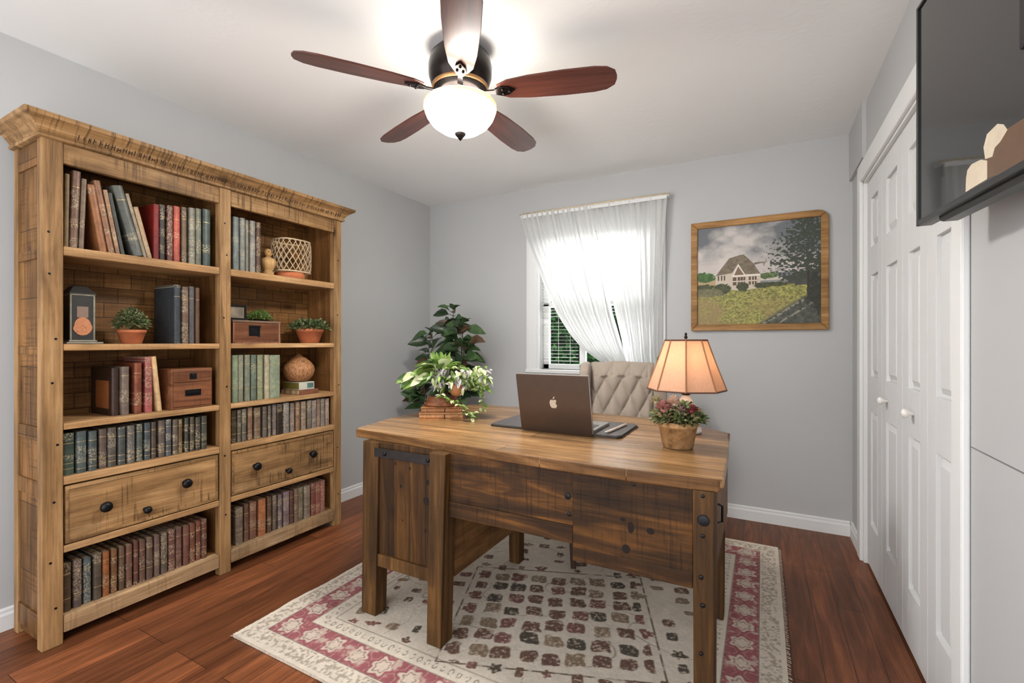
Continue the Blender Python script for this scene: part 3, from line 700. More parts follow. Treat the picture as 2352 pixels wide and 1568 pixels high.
Gk = [(1.436, 1.468, 1.112), (1.472, 1.499, 1.111), (1.507, 1.535, 1.111), (1.540, 1.569, 1.111), (1.576, 1.609, 1.11), (1.617, 1.644, 1.109), (1.648, 1.712, 1.107)]
bookrow(-2.43, ZS['low'], Gk, [(126, 138, 112), (134, 134, 112), (118, 122, 104), (100, 110, 94), (134, 138, 108), (158, 148, 122), (126, 138, 114)], ['sage green', 'grey-green', 'mottled green', 'dark green', 'olive green', 'cream-spined', 'thick green leaf-patterned'], 'on the third right shelf', 'green books on the third right shelf', orn=(.15, .3, .3, .2, .3, .5, .9), ribs=0, bands=2, jit=.001)
D_ = [(0.768, 0.803), (0.809, 0.84), (0.847, 0.874), (0.882, 0.909), (0.911, 0.939), (0.945, 0.972), (0.978, 1.006), (1.013, 1.036), (1.043, 1.067), (1.07, 1.09), (1.098, 1.123), (1.126, 1.148), (1.154, 1.176), (1.179, 1.198), (1.206, 1.224), (1.23, 1.249), (1.254, 1.276), (1.281, 1.307)]
CD = [(62, 74, 62), (72, 82, 80), (68, 76, 74), (86, 72, 64), (80, 74, 66), (76, 78, 76), (84, 82, 78), (74, 80, 74), (70, 78, 80), (80, 68, 56), (92, 80, 72), (80, 82, 84), (88, 78, 68), (104, 82, 54), (60, 58, 46), (76, 68, 56), (64, 58, 50), (66, 66, 58)]
ND = ['dark green', 'slate green', 'dark slate', 'umber brown', 'brown-grey', 'slate grey', 'ornate grey', 'ornate green-grey', 'plain slate blue', 'dark brown', 'taupe', 'blue-grey', 'grey-brown', 'ochre brown', 'black-green', 'olive brown', 'dark umber', 'charcoal']
bookrow(-2.42, ZS['row'], [(a, b, .818) for a, b in D_], CD, ND, 'in the row above the left drawer', 'dark leather volumes above the left drawer', orn=(.5, .8, .8, .7, .8, .7, .9, .9, .1), ribs=2, bands=3)
H_ = [(1.429, 1.455), (1.46, 1.48), (1.483, 1.506), (1.517, 1.543), (1.553, 1.587), (1.599, 1.622), (1.63, 1.648), (1.66, 1.684), (1.687, 1.719), (1.726, 1.76), (1.77, 1.796), (1.806, 1.833), (1.842, 1.873), (1.885, 1.913), (1.916, 1.948), (1.955, 1.98), (1.985, 2.013), (2.017, 2.042)]
CH = [(70, 56, 36), (96, 88, 74), (98, 92, 80), (118, 90, 70), (116, 96, 76), (98, 88, 78), (92, 84, 72), (110, 98, 92), (50, 38, 26), (116, 110, 106), (120, 106, 98), (130, 100, 76), (138, 120, 104), (112, 100, 88), (118, 108, 102), (134, 110, 94), (128, 118, 106), (138, 118, 104)]
NH = ['olive ornate', 'thin grey', 'banded grey', 'tan brown', 'wide brown', 'grey-brown', 'thin speckled', 'mauve grey', 'black recessed', 'wide silver-grey', 'pinkish grey', 'orange-brown', 'banded cream-brown', 'mottled grey', 'grey-mauve', 'light brown', 'slim grey-cream', 'slim beige']
bookrow(-2.42, ZS['row'], [(a, b, .826) for a, b in H_], CH, NH, 'in the row above the right drawer', 'leather volumes above the right drawer', orn=(.9, .6, .7, .5, .2, .5, 1.2, .7, .1, 1.1, .8, .6, .8), ribs=3, bands=2)
E_ = [(0.768, 0.796), (0.804, 0.83), (0.836, 0.861), (0.868, 0.894), (0.898, 0.921), (0.927, 0.948), (0.954, 0.974), (0.978, 1.0), (1.006, 1.024), (1.028, 1.051), (1.055, 1.079), (1.085, 1.108), (1.113, 1.139), (1.143, 1.169), (1.173, 1.199), (1.205, 1.231), (1.234, 1.259), (1.263, 1.286), (1.288, 1.311)]
CE = [(76, 60, 42), (96, 80, 74), (76, 86, 88), (84, 74, 62), (134, 82, 48), (112, 78, 50), (92, 72, 56), (106, 76, 62), (96, 62, 54), (100, 74, 62), (96, 76, 64), (104, 84, 74), (92, 80, 70), (100, 68, 60), (104, 76, 66), (110, 74, 62), (110, 70, 52), (108, 66, 52), (100, 66, 52)]
NE = ['olive brown', 'banded grey-brown', 'teal-grey banded', 'grey-brown', 'orange leather', 'tan ornate', 'brown mottled', 'rosy brown', 'dark maroon', 'brown gilt-edged', 'dark brown banded', 'mauve brown', 'greyish brown', 'wine brown', 'silver-footed brown', 'chestnut banded', 'chestnut', 'russet', 'slim russet']
bookrow(-2.43, .108, [(a, b, .299) for a, b in E_], CE, NE, 'in the bottom row under the left drawer', 'brown leather volumes on the bottom left shelf', orn=(.3, 1.0, 1.0, .3, .6, .6, .5, .6, .5, .5, .5), ribs=3, bands=2)
I_ = [(1.454, 1.494), (1.503, 1.529), (1.535, 1.572), (1.584, 1.625), (1.635, 1.659), (1.668, 1.693), (1.701, 1.725), (1.734, 1.771), (1.777, 1.801), (1.804, 1.828), (1.83, 1.865), (1.872, 1.912), (1.92, 1.949), (1.952, 1.988), (1.991, 2.025)]
CI = [(108, 94, 80), (96, 70, 54), (120, 84, 66), (158, 100, 66), (92, 70, 54), (104, 88, 76), (106, 94, 92), (116, 98, 98), (96, 66, 56), (112, 92, 76), (110, 100, 80), (120, 106, 94), (122, 74, 60), (134, 84, 72), (138, 80, 74)]
NI = ['grey-brown', 'dark brown', 'brown', 'bright tan', 'umber', 'grey ornate', 'mauve-grey', 'lilac grey', 'maroon', 'taupe', 'olive-grey banded', 'grey banded', 'red-brown', 'rose brown ornate', 'pinkish red ornate']
bookrow(-2.43, .108, [(a, b, .308) for a, b in I_], CI, NI, 'in the bottom row under the right drawer', 'brown leather volumes on the bottom right shelf', orn=(.4, .2, .3, .4, .5, .9, 1.0, 1.0, .2, .3, .7, .4, .4, 1.1, 1.2), ribs=2, bands=2)

# ------------------------------------------------------------ shelf ornaments
def pot(o, rb, rt, h, m=M_terra, rim=True, name='pot'):
    pr_ = [(rb * .92, 0), (rb, .003), (rt * .985, h * .80)] + ([(rt * 1.0, h * .80), (rt * 1.03, h * .82), (rt * 1.03, h)] if rim else [(rt, h)]) + [(rt * .9, h), (rt * .86, h * .85)]
    obj(name, lathe(B(), pr_, (0, 0, 0), 32), m, o, smooth=True, w=False, bevel=0)
    obj('soil', lathe(B(), [(rt * .86, h * .855), (rt * .80, h * .90)], seg=20), M_soil, o, w=False)
def bush(o, n, c, R, ls, m, flat=1.0, name='foliage', spiky=0, seed=1):
    r_ = random.Random(seed); bm = B()
    for k in range(n):
        d = Vector((r_.gauss(0, 1), r_.gauss(0, 1), abs(r_.gauss(0, 1)) if not spiky else r_.gauss(.3, 1))).normalized()
        q = r_.uniform(.35, 1) ** .6; p = Vector(c) + Vector((d.x * R[0], d.y * R[1], d.z * R[2])) * q
        leaf(bm, p, d + Vector((r_.uniform(-.7, .7), r_.uniform(-.7, .7), r_.uniform(-.4, .8))), (r_.uniform(-1, 1), r_.uniform(-1, 1), 1), ls * r_.uniform(.7, 1.3), ls * .5, .2, r_.randrange(len(m)))
    tb = B()
    for k in range(24):
        a = r_.uniform(0, 2 * PI); e = Vector((math.cos(a) * R[0] * .6, math.sin(a) * R[1] * .6, R[2] * r_.uniform(.3, .7)))
        tube(bm, [(0, 0, c[2] - .01), tuple(Vector(c) + e * .5), tuple(Vector(c) + e)], .0012, 4)
    tb.free()
    return obj(name, bm, m, o, w=False, recalc=False)
LG = [leaf_mat('thyme_dark', (42, 62, 34), (70, 92, 50)), leaf_mat('thyme_mid', (74, 96, 58), (112, 128, 82)), leaf_mat('thyme_pale', (122, 126, 92), (160, 156, 118))]
o = thing('potted_herb', 'bushy green herb in a terracotta pot on the second left shelf', 'plant', (-2.49, 1.022, ZS['mid']))
pot(o, .037, .051, .062); bush(o, 620, (0, 0, .072), (.066, .066, .085), .016, LG, seed=3)
o = thing('potted_succulent', 'low grey-green plant in a terracotta pot on the second right shelf', 'plant', (-2.48, 1.945, ZS['mid']))
pot(o, .053, .078, .088); bush(o, 520, (0, 0, .085), (.125, .11, .06), .026, LG, seed=5)

# lantern
o = thing('glass_lantern', 'grey metal lantern with an orange oval emblem at the left end of the second shelf', 'lantern', (-2.47, .832, ZS['mid']))
M_pew = plain('pewter', (128, 122, 108), .45, .5, .2)
M_pd = plain('dark_pewter', (58, 58, 56), .4, .5)
obj('base_plate', box(bx(-.075, .055, -.055, .062, 0, .008), -.06, .045, -.045, .045, .008, .016), M_pew, o, w=False, bevel=.002)
bm = B()
for x in (-.048, .033):
    for y in (-.040, .034): box(bm, x, x + .006, y, y + .006, .016, .20)
box(bm, -.048, .039, -.040, .040, .196, .204); obj('corner_frame', bm, M_pew, o, w=False, bevel=.001)
obj('lantern_body', bx(-.046, .036, -.038, .038, .016, .197), M_pd, o, w=False)
obj('lantern_roof', hexa(B(), [(-.053, -.045, .203), (.044, -.045, .203), (.044, .045, .203), (-.053, .045, .203)], [(-.025, -.022, .236), (.016, -.022, .236), (.016, .022, .236), (-.025, .022, .236)]), M_pd, o, w=False, bevel=.002)
bm = prism(B(), [(.027 * math.cos(a) * (1 if math.sin(a) > 0 else 1.15), .037 * math.sin(a)) for a in [2 * PI * k / 28 for k in range(28)]], 0, .0025)
bmesh.ops.transform(bm, matrix=Matrix.Translation((.036, 0, .072)) @ Matrix.Rotation(PI / 2, 4, 'Z') @ Matrix.Rotation(PI / 2, 4, 'X'), verts=bm.verts)
t = NT('copper_oval'); n = t.noise(t.coord(), 60, 2, .5, 2.5); t.set(Base_Color=t.ramp(n, [(.46, rgba((186, 122, 82))), (.49, rgba((96, 52, 30))), (.52, rgba((186, 122, 82)))]), Roughness=.5)
obj('oval_emblem', bm, t.m, o, w=False)
obj('upper_label', bx(.036, .0375, -.018, .018, .108, .152), plain('faded_label', (126, 104, 90), .7), o, w=False)
# dark frame behind the lantern + wooden box with two drawers
o = thing('drawer_box', 'brown wooden box with two small latched drawers on the third left shelf', 'box', (-2.5, 1.236, ZS['low']))
obj('box_body', bx(-.09, .085, -.091, .091, 0, .19), W_box, o, w=False, bevel=.003)
for z0, z1, nm in ((.128, .178, 0), (.012, .122, 1)):
    d = obj('drawer_front', bx(.085, .09, -.083, .085, z0, z1), W_box, o, w=False, bevel=.002)
    if nm: obj('pull_plate', box(bx(.09, .093, -.035, .035, z0 + .048, z0 + .078), .093, .099, -.028, .028, z0 + .058, z0 + .068), M_iron, d, w=False, bevel=.001)
    else: obj('latch', box(bx(.09, .094, -.015, .015, z0 + .012, z0 + .040), .094, .098, -.008, .008, z0 + .02, z0 + .034), M_iron, d, w=False, bevel=.001)
# right bay: chest with frame and greens
o = thing('wooden_chest', 'reddish brown wooden chest with a dark keyhole latch on the second right shelf', 'box', (-2.5, 1.572, ZS['mid']))
obj('chest_body', bx(-.085, .065, -.132, .136, 0, .112), W_box, o, w=False, bevel=.003)
obj('chest_lid', bx(-.09, .071, -.136, .141, .1125, .124), wood('greyed_lid', (92, 72, 60), (128, 104, 88), (156, 132, 112), 'Y', knots=.3), o, w=False, bevel=.003)
bm = B()
for y0, y1, z0, z1 in ((-.132, -.124, .0, .112), (.128, .138, 0, .112), (-.13, .13, 0, .008)): box(bm, .065, .070, y0, y1, z0, z1)
obj('edge_strip', bm, wood('chest_edge', (104, 70, 54), (140, 98, 78), (160, 118, 96), 'Z', knots=0), o, w=False, bevel=.001)
obj('latch', box(box(bx(.066, .071, -.045, .02, .086, .097), .066, .070, .008, .016, .035, .086), .066, .068, -.045, .008, .04, .086), M_iron, o, w=False, bevel=.001)
o = thing('photo_frame', 'small black photo frame standing on the wooden chest', 'frame', (-2.475, 1.492, ZS['mid'] + .1242))
obj('outer_frame', box(box(box(bx(-.012, 0, -.055, .048, 0, .012), -.012, 0, -.055, .048, .072, .082), -.012, 0, -.055, -.046, .012, .072), -.012, 0, .038, .048, .012, .072), M_iron, o, w=False, bevel=.001)
obj('photo', bx(-.010, -.006, -.046, .038, .012, .072), plain('faded_photo', (128, 116, 100), .4, 0, .5, 18), o, w=False)
o = thing('moss_tray', 'tuft of bright green moss in a dark tray on the wooden chest', 'plant', (-2.51, 1.632, ZS['mid'] + .1242))
obj('tray', lathe(B(), [(.045, 0), (.055, .010), (.05, .011)], seg=24), M_iron, o, w=False)
bush(o, 460, (0, .0, .008), (.05, .07, .052), .016, [leaf_mat('moss_a', (86, 122, 44), (124, 154, 70)), LG[1]], seed=9)
# pear-shaped vessel on two books
o = thing('stacked_book', 'flat brown book at the bottom of the pair under the round vase', 'book', (-2.51, 1.898, ZS['low']), group='books under the round vase')
obj('cover', box(box(bx(-.09, .085, -.068, .068, 0, .003), -.09, .085, -.068, .068, .026, .029), .081, .085, -.068, .068, .003, .026), cover_mat((124, 78, 54), .5), o, w=False, bevel=.001)
obj('page_block', bx(-.088, .081, -.065, .065, .0032, .0258), M_page, o, w=False)
o = thing('stacked_book', 'olive book with a pale printed spine directly under the round vase', 'book', (-2.515, 1.892, ZS['low'] + .0292), group='books under the round vase')
obj('cover', box(box(bx(-.085, .078, -.054, .052, 0, .003), -.085, .078, -.054, .052, .042, .045), .074, .078, -.054, .052, .003, .042), plain('pale_spine', (186, 182, 164), .5), o, w=False, bevel=.001)
obj('page_block', bx(-.083, .074, -.053, .050, .0032, .0418), plain('olive_edge', (110, 100, 42), .6), o, w=False)
obj('spine_print', bx(.078, .0785, .002, .046, .008, .038), plain('teal_print', (72, 104, 100), .5, 0, .5, 120), o, w=False)
t = NT('scratched_clay'); n = t.noise(t.coord((1, 1, .28)), 160, 4, .7); t.set(Base_Color=t.ramp(n, [(.38, rgba((96, 58, 30))), (.52, rgba((168, 116, 72))), (.7, rgba((196, 146, 100)))]), Roughness=.65); t.bump(n, .5, .004)
tag(obj('round_vase', lathe(B(), [(.035, 0), (.06, .008), (.082, .035), (.092, .066), (.088, .092), (.07, .118), (.045, .140), (.022, .156), (.010, .166), (.004, .172)], (-2.515, 1.894, ZS['low'] + .0745), 40), t.m, smooth=True), 'rounded pear-shaped brown textured vase on two books on the third right shelf', 'vase')
# wooden figure and rattan lantern
M_tan = wood('turned_light_wood', (150, 112, 66), (190, 150, 98), (212, 176, 126), 'Z', knots=.2)
o = thing('wooden_figure', 'small turned wooden bust figure beside the grey books on the top right shelf', 'figurine', (-2.485, 1.672, ZS['top']))
obj('body', lathe(B(), [(.030, 0), (.030, .018), (.022, .028), (.026, .040), (.038, .062), (.041, .082), (.034, .098), (.016, .106), (.010, .112)], (0, 0, 0), 28), M_tan, o, smooth=True, w=False)
obj('head', ball(B(), (0, 0, .133), .0215, 20, 12, 1.12), M_tan, o, smooth=True, w=False)
bm = B()
for y in (-.008, .008): ball(bm, (.0195, y, .137), .0035, 8, 6)
ball(bm, (.0205, 0, .128), .003, 8, 6, .6); obj('face_marks', bm, M_iron, o, w=False)
o = thing('rattan_lantern', 'openwork woven rattan lantern with a terracotta base on the top right shelf', 'lantern', (-2.50, 1.83, ZS['top']))
obj('clay_base', lathe(B(), [(.075, 0), (.080, .004), (.085, .036), (.076, .038)], (0, -.008, 0), 36), M_terra, o, smooth=True, w=False)
bm = B(); Rr = .098
def rp(a, z):  # rounded-square lattice body
    q = 1 - .06 * ((z - .13) / .1) ** 4; c_, s_ = math.cos(a), math.sin(a); k = (abs(c_) ** 3.2 + abs(s_) ** 3.2) ** (-1 / 3.2)
    return (c_ * k * .088 * q, s_ * k * .104 * q, z)
for s_ in (-1, 1):
    for k in range(20):
        tube(bm, [rp(2 * PI * k / 20 + s_ * 1.0 * j / 12, .045 + .180 * j / 12) for j in range(13)], .0021, 5)
for z, rr in ((.042, .005), (.228, .0045)): tube(bm, [rp(2 * PI * k / 40, z) for k in range(40)], rr, 6, True)
obj('lattice', bm, plain('pale_rattan', (190, 168, 136), .7), o, smooth=True, w=False)

# ------------------------------------------------------------ rug
def rug():
    nx, ny = 520, 515; W_, D__ = 1.94, 1.93
    X, Y = np.meshgrid(np.linspace(0, W_, nx), np.linspace(0, D__, ny))
    def L(c): return np.array(lin(c))
    n = vnoise(X, Y, 30, 4, 2); nf = vnoise(X, Y, 110, 2, 3); nb = vnoise(X, Y, 3, 3, 4)
    C = np.ones(X.shape + (3,)) * L((216, 205, 188)); C *= (.86 + .22 * n)[..., None]
    def put(c, m):
        nonlocal C; C = C * (1 - m[..., None]) + np.array(c) * m[..., None]
    d = np.minimum(np.minimum(X, W_ - X), np.minimum(Y, D__ - Y)) + .004 * (nb - .5)
    horiz = (np.minimum(Y, D__ - Y) < np.minimum(X, W_ - X)); s = np.where(horiz, X, Y)
    # field motifs on a tilted jittered grid
    th = .35; U = X * math.cos(th) + Y * math.sin(th); V = -X * math.sin(th) + Y * math.cos(th); g = .094
    wob = .010 * (vnoise(X, Y, 9, 2, 6) - .5); U = U + wob; V = V - wob
    iu = np.floor(U / g).astype(int); iv = np.floor(V / g).astype(int); T = np.random.default_rng(9).random((8, 64, 64))
    R = [T[k][iu % 64, iv % 64] for k in range(8)]
    cxm = (X - 1.07) * math.cos(.35) + (Y - .74) * math.sin(.35); cym = -(X - 1.07) * math.sin(.35) + (Y - .74) * math.cos(.35)
    centre = (abs(cxm) < .38) & (abs(cym) < .33)
    fu = U / g - iu - .5 + (R[0] - .5) * np.where(centre, .2, .3); fv = V / g - iv - .5 + (R[1] - .5) * np.where(centre, .2, .3)
    ra = np.where(centre, .40, .17 + .20 * R[2]); rb = np.where(centre, .38, .15 + .18 * R[3]); p = np.where((R[4] > .45) | centre, 5.0, 2.0)
    ang = np.arctan2(fv, fu); pet = np.where((R[4] <= .45) & ~centre, 1 + .22 * np.cos(ang * 5 + R[5] * 6), 1)
    q = (abs(fu / ra) ** p + abs(fv / rb) ** p) ** (1 / p) / pet + (n - .5) * .6 - .12 * centre * (R[7] - .5)
    m = np.clip((1 - q) * 9, 0, 1) * (d > .285) * np.where(centre, 1, (R[6] < .72))
    hue = R[5]
    mc = np.where((hue < .33)[..., None], L((112, 84, 70)), np.where((hue < .6)[..., None], L((84, 76, 64)), np.where((hue < .8)[..., None], L((128, 88, 80)), L((142, 122, 100)))))
    mc = mc * (.55 + .95 * nf)[..., None]
    sp = np.clip((nf - .62) * 9, 0, 1) * .75; mc = mc * (1 - sp[..., None]) + L((198, 184, 164)) * sp[..., None]
    C = C * (1 - m[..., None]) + mc * m[..., None]
    vein = np.abs(vnoise(X, Y, 5, 2, 12) - .5); put(L((112, 96, 78)), np.clip((.006 - vein) * 300, 0, 1) * (d > .285) * (1 - m) * .6)
    rect = np.maximum(abs(cxm) - .41, abs(cym) - .36); put(L((98, 84, 66)), np.clip((.005 - abs(rect)) * 400, 0, 1) * np.clip((n - .3) * 4, 0, 1))
    # borders
    put(L((150, 136, 120)), ((d < .085) & (d > .018)) * np.clip((nf - .47) * 5, 0, .8))
    red = L((150, 86, 90)) * (.75 + .5 * n)[..., None]; mr_ = ((d > .092) & (d < .205)) * 1.0
    C = C * (1 - mr_[..., None]) + red * mr_[..., None]
    sq = ((s + .03) % .125) / .125 - .5; dq = (d - .149) / .125
    rr = np.sqrt((sq * 1.25) ** 2 + (dq * 1.2) ** 2) / (1 + .18 * np.cos(np.arctan2(dq, sq) * 6)) + (n - .5) * .22
    put(L((204, 188, 172)), mr_ * np.clip((.40 - rr) * 20, 0, 1)); put(L((118, 84, 80)), mr_ * np.clip((.045 - abs(rr - .24)) * 30, 0, 1) * .8)
    put(L((190, 160, 152)), mr_ * np.clip((.028 - abs(rr - .56)) * 40, 0, 1) * .8); put(L((192, 176, 160)), mr_ * np.clip((n - .62) * 8, 0, .8))
    for q_ in (.090, .207, .275): put(L((84, 70, 60)), np.clip((.0030 - abs(d - q_)) * 500, 0, 1) * .75)
    gl = ((s % .035) / .035 - .5); gh = np.random.default_rng(2).random(128)[(np.floor(s / .035).astype(int)) % 128]
    g1 = np.clip((.13 - abs(np.sqrt((gl * 1.6) ** 2 + ((d - .241) / .035) ** 2) - .30 - .1 * gh)) * 9, 0, 1) * (nf > .42)
    put(L((78, 68, 56)), g1 * ((d > .214) & (d < .268)) * .85)
    C *= (.97 + .06 * nf)[..., None]
    P = np.zeros((ny, nx, 3)); lift = .010 + .0015 * nf + .004 * np.clip((.05 - d) / .05, 0, 1) * nb
    ex = .008 * (vnoise(Y, X * 0, 6, 3, 8) - .5); P[..., 0] = X + ex * 3 * (X < .02) ; P[..., 1] = Y; P[..., 2] = lift
    return P, np.clip(C, 0, 1)
ru = thing('area_rug', 'cream patterned rug with a pink and red medallion border under the desk', 'rug', (-1.86, 1.10, 0), (0, 0, 0))
P, C = rug(); colour_grid('rug_pile', P, C, attr_mat('woven_wool', .95, 1), ru)
M_fr = plain('rug_binding', (186, 172, 156), .95, 0, .25, 90, .5)
bm = box(box(box(bx(0, .006, 0, 1.93, .0005, .0105), 1.934, 1.94, 0, 1.93, .0005, .0105), .006, 1.934, 0, .006, .0005, .0105), .006, 1.934, 1.924, 1.93, .0005, .0105)
obj('binding', bm, M_fr, ru, w=False, bevel=.002)
obj('backing', bx(.006, 1.934, .006, 1.924, .0008, .008), M_fr, ru, w=False)
bm = B(); k = 0
while k < 1.93: tube(bm, [(1.936, k, .007), (1.950 + .006 * rnd.random(), k + rnd.uniform(-.004, .004), .003)], .0016, 4); tube(bm, [(.004, k, .007), (-.010 - .006 * rnd.random(), k + rnd.uniform(-.004, .004), .003)], .0016, 4); k += .012
obj('fringe', bm, M_fr, ru, w=False)

# ------------------------------------------------------------ desk
RZ = .0112
dk = thing('writing_desk', 'large rustic reclaimed-wood desk with plank front panels standing on the rug', 'desk', (-.85, 1.9, RZ))
TOP = .785
out = [(-1.615, 1.51), (-1.10, 1.475), (-.67, 1.44), (-.37, 1.43), (-.108, 1.445), (-.095, 1.46), (-.105, 1.85), (-.125, 2.21), (-.15, 2.235), (-.45, 2.44), (-.73, 2.475), (-1.16, 2.50), (-1.54, 2.475), (-1.60, 2.44), (-1.70, 2.10), (-1.695, 1.83), (-1.635, 1.54)]
obj('desk_top', prism(B(), out, .757, TOP), [D_top], dk, bevel=.006)
bm = B(); e1 = [(-1.614, 1.5095), (-1.10, 1.4745), (-.67, 1.4395), (-.37, 1.4295), (-.106, 1.4445)]
for (xa, ya), (xb, yb) in zip(e1, e1[1:]): hexa(bm, [(xa, ya, .748), (xb, yb, .748), (xb, yb + .05, .748), (xa, ya + .05, .748)], [(xa, ya - .002, .7845), (xb, yb - .002, .7845), (xb, yb + .012, .7845), (xa, ya + .012, .7845)])
obj('front_edge_board', bm, D_edge, dk, bevel=.004)
bm = hexa(B(), [(-.15, 1.45, .748), (-.103, 1.45, .748), (-.123, 2.21, .748), (-.17, 2.21, .748)], [(-.117, 1.45, .7845), (-.101, 1.45, .7845), (-.121, 2.21, .7845), (-.137, 2.21, .7845)])
obj('side_edge_board', bm, D_edge, dk, bevel=.004)
def leg(x0, x1, y0, y1, z1=.75, dx=0, dy=0, s=.9):
    cx_, cy_ = (x0 + x1) / 2 + dx, (y0 + y1) / 2 + dy; hx, hy = (x1 - x0) / 2 * s, (y1 - y0) / 2 * s
    return hexa(B(), [(cx_ - hx, cy_ - hy, RZ + .001), (cx_ + hx, cy_ - hy, RZ + .001), (cx_ + hx, cy_ + hy, RZ + .001), (cx_ - hx, cy_ + hy, RZ + .001)], [(x0, y0, z1), (x1, y0, z1), (x1, y1, z1), (x0, y1, z1)])
FY = 1.475   # plane of the front panels
obj('leg', leg(-1.525, -1.435, FY - .01, FY + .065, dy=-.012, dx=-.005), D_post, dk, bevel=.004)
obj('leg', leg(-1.135, -1.06, FY - .045, FY + .04, dy=-.015, dx=-.01), D_post, dk, bevel=.004)
obj('leg', leg(-.178, -.118, FY - .04, FY + .05), D_post, dk, bevel=.004)
obj('leg', leg(-1.185, -1.115, 2.15, 2.22, s=.85), D_post, dk, bevel=.004)
obj('leg', leg(-1.55, -1.48, 2.15, 2.22, s=.85), D_post, dk, bevel=.004)
obj('leg', leg(-.195, -.135, 2.12, 2.19, s=.8), D_post, dk, bevel=.004)
# left pedestal
obj('pedestal_front', bx(-1.44, -1.13, FY, FY + .02, .275, .75), D_vert, dk, bevel=.002)
obj('pedestal_rail', bx(-1.44, -1.132, FY - .012, FY + .025, .225, .278), D_post, dk, bevel=.004)
obj('pedestal_side', bx(-1.095, -1.075, FY + .04, 2.155, .245, .75), D_side, dk, bevel=.003)
obj('pedestal_side', bx(-1.52, -1.50, FY + .065, 2.155, .245, .75), D_side, dk, bevel=.003)
obj('pedestal_back', bx(-1.48, -1.185, 2.18, 2.20, .26, .75), D_vert, dk, bevel=.003)
obj('pedestal_floor', bx(-1.499, -1.096, FY + .026, 2.179, .25, .265), D_side, dk)
st = obj('iron_strap', bx(-1.455, -1.115, FY - .014, FY - .011, .690, .728), M_strap, dk, bevel=.001)
bm = B()
for x in (-1.395, -1.165): ball(bm, (x, FY - .015, .708), .009, 12, 8)
obj('strap_bolt', bm, M_iron, st, smooth=True)
# apron and right box
obj('apron', bx(-1.062, -.555, FY - .012, FY + .012, .512, .75), D_panel, dk, bevel=.003)
obj('apron_rail', bx(-1.062, -.556, FY - .018, FY - .012, .505, .565), D_panel, dk, bevel=.002)
obj('box_front', bx(-.553, -.178, FY - .026, FY, .475, .752), D_panel, dk, bevel=.003)
obj('box_rail', bx(-.553, -.178, FY - .028, FY + .004, .455, .500), D_panel, dk, bevel=.003)
obj('box_side', bx(-.553, -.535, FY + .004, 2.15, .462, .75), D_side, dk, bevel=.003)
obj('box_floor', bx(-.534, -.16, FY + .005, 2.15, .465, .48), D_side, dk)
sd = obj('box_drawer', bx(-.145, -.125, FY + .055, 2.115, .47, .745), D_side, dk, bevel=.003)
bm = tube(B(), [(-.125, 1.62, .66), (-.111, 1.62, .655), (-.111, 1.62, .605), (-.125, 1.62, .60)], .004, 8); obj('drawer_pull', bm, M_iron, sd)
obj('back_panel', bx(-1.075, -.195, 2.16, 2.175, .62, .75), D_panel, dk, bevel=.002)
bm = B()
for x, z, r_, y in ((-.148, .665, .017, FY - .04), (-.15, .735, .006, FY - .04), (-.15, .62, .006, FY - .04), (-.155, .50, .007, FY - .04), (-.15, .42, .007, FY - .04), (-.155, .28, .006, FY - .04), (-.575, .66, .012, FY - .012), (-.57, .60, .008, FY - .012), (-.35, .735, .005, FY - .026)):
    lathe(bm, [(r_, 0), (r_ * .9, .002), (r_ * .3, .003)], seg=16, M=Matrix.Translation((x, y, z)) @ Matrix.Rotation(PI / 2, 4, 'X'))
obj('knot_plug', bm, M_iron, dk)
bm = B()
for x, z, r_, s_ in ((-.36, .60, .010, 1.8), (-.30, .60, .012, .8), (-.375, .53, .013, 1.1), (-.385, .62, .009, .7), (-1.18, .615, .011, 1), (-1.185, .54, .017, 1), (-1.35, .67, .005, 1.6), (-1.27, .66, .005, 1.4), (-1.32, .58, .006, 1.4), (-1.19, .42, .007, 1.3), (-1.31, .44, .004, 1)):
    y = FY - .026 if x > -.6 else FY
    lathe(bm, [(r_, 0), (r_ * .9, .0006), (r_ * .2, .0008)], seg=18, sy=s_, M=Matrix.Translation((x, y, z)) @ Matrix.Rotation(PI / 2, 4, 'X'))
obj('wood_knot', bm, plain('dark_knot', (24, 14, 8), .95), dk)

# ------------------------------------------------------------ things on the desk
ZT = TOP + .0005
fo = thing('desk_folio', 'flat dark grey leather folio lying under the laptop on the desk', 'folio', (-.81, 2.03, ZT))
def rrect(x0, x1, y0, y1, r, n=5):
    pts = []
    for cx_, cy_, a0 in ((x1 - r, y1 - r, 0), (x0 + r, y1 - r, 90), (x0 + r, y0 + r, 180), (x1 - r, y0 + r, 270)):
        pts += [(cx_ + r * math.cos(math.radians(a0 + 90 * k / n)), cy_ + r * math.sin(math.radians(a0 + 90 * k / n))) for k in range(n + 1)]
    return pts
M_fol = plain('grey_leather', (70, 66, 66), .5, 0, .15, 60, .2)
obj('lower_cover', prism(B(), rrect(-1.125, -.50, 1.855, 2.175, .03), ZT, ZT + .005), M_black, fo, bevel=.001)
obj('upper_cover', prism(B(), rrect(-1.12, -.505, 1.86, 2.17, .028), ZT + .0065, ZT + .0115), M_fol, fo, bevel=.001)
obj('paper_edge', prism(B(), rrect(-1.115, -.51, 1.864, 2.166, .02), ZT + .0045, ZT + .0070), M_page, fo)
zf = ZT + .012
tag(obj('silver_pen', tube(B(), [(-.575, 1.885, zf + .006), (-.565, 1.90, zf + .006), (-.545, 2.10, zf + .006), (-.545, 2.115, zf + .006)], [.0025, .006, .006, .003], 12), plain('brushed_silver', (204, 196, 188), .3, .5), smooth=True), 'pale silver pen lying on the folio right of the laptop', 'pen')
lt = thing('laptop', 'open bronze-grey laptop seen from behind with a pale apple emblem on its lid', 'laptop', (-.779, 1.96, zf))
M_alu = plain('bronze_aluminium', (86, 72, 62), .36, .75, .04)
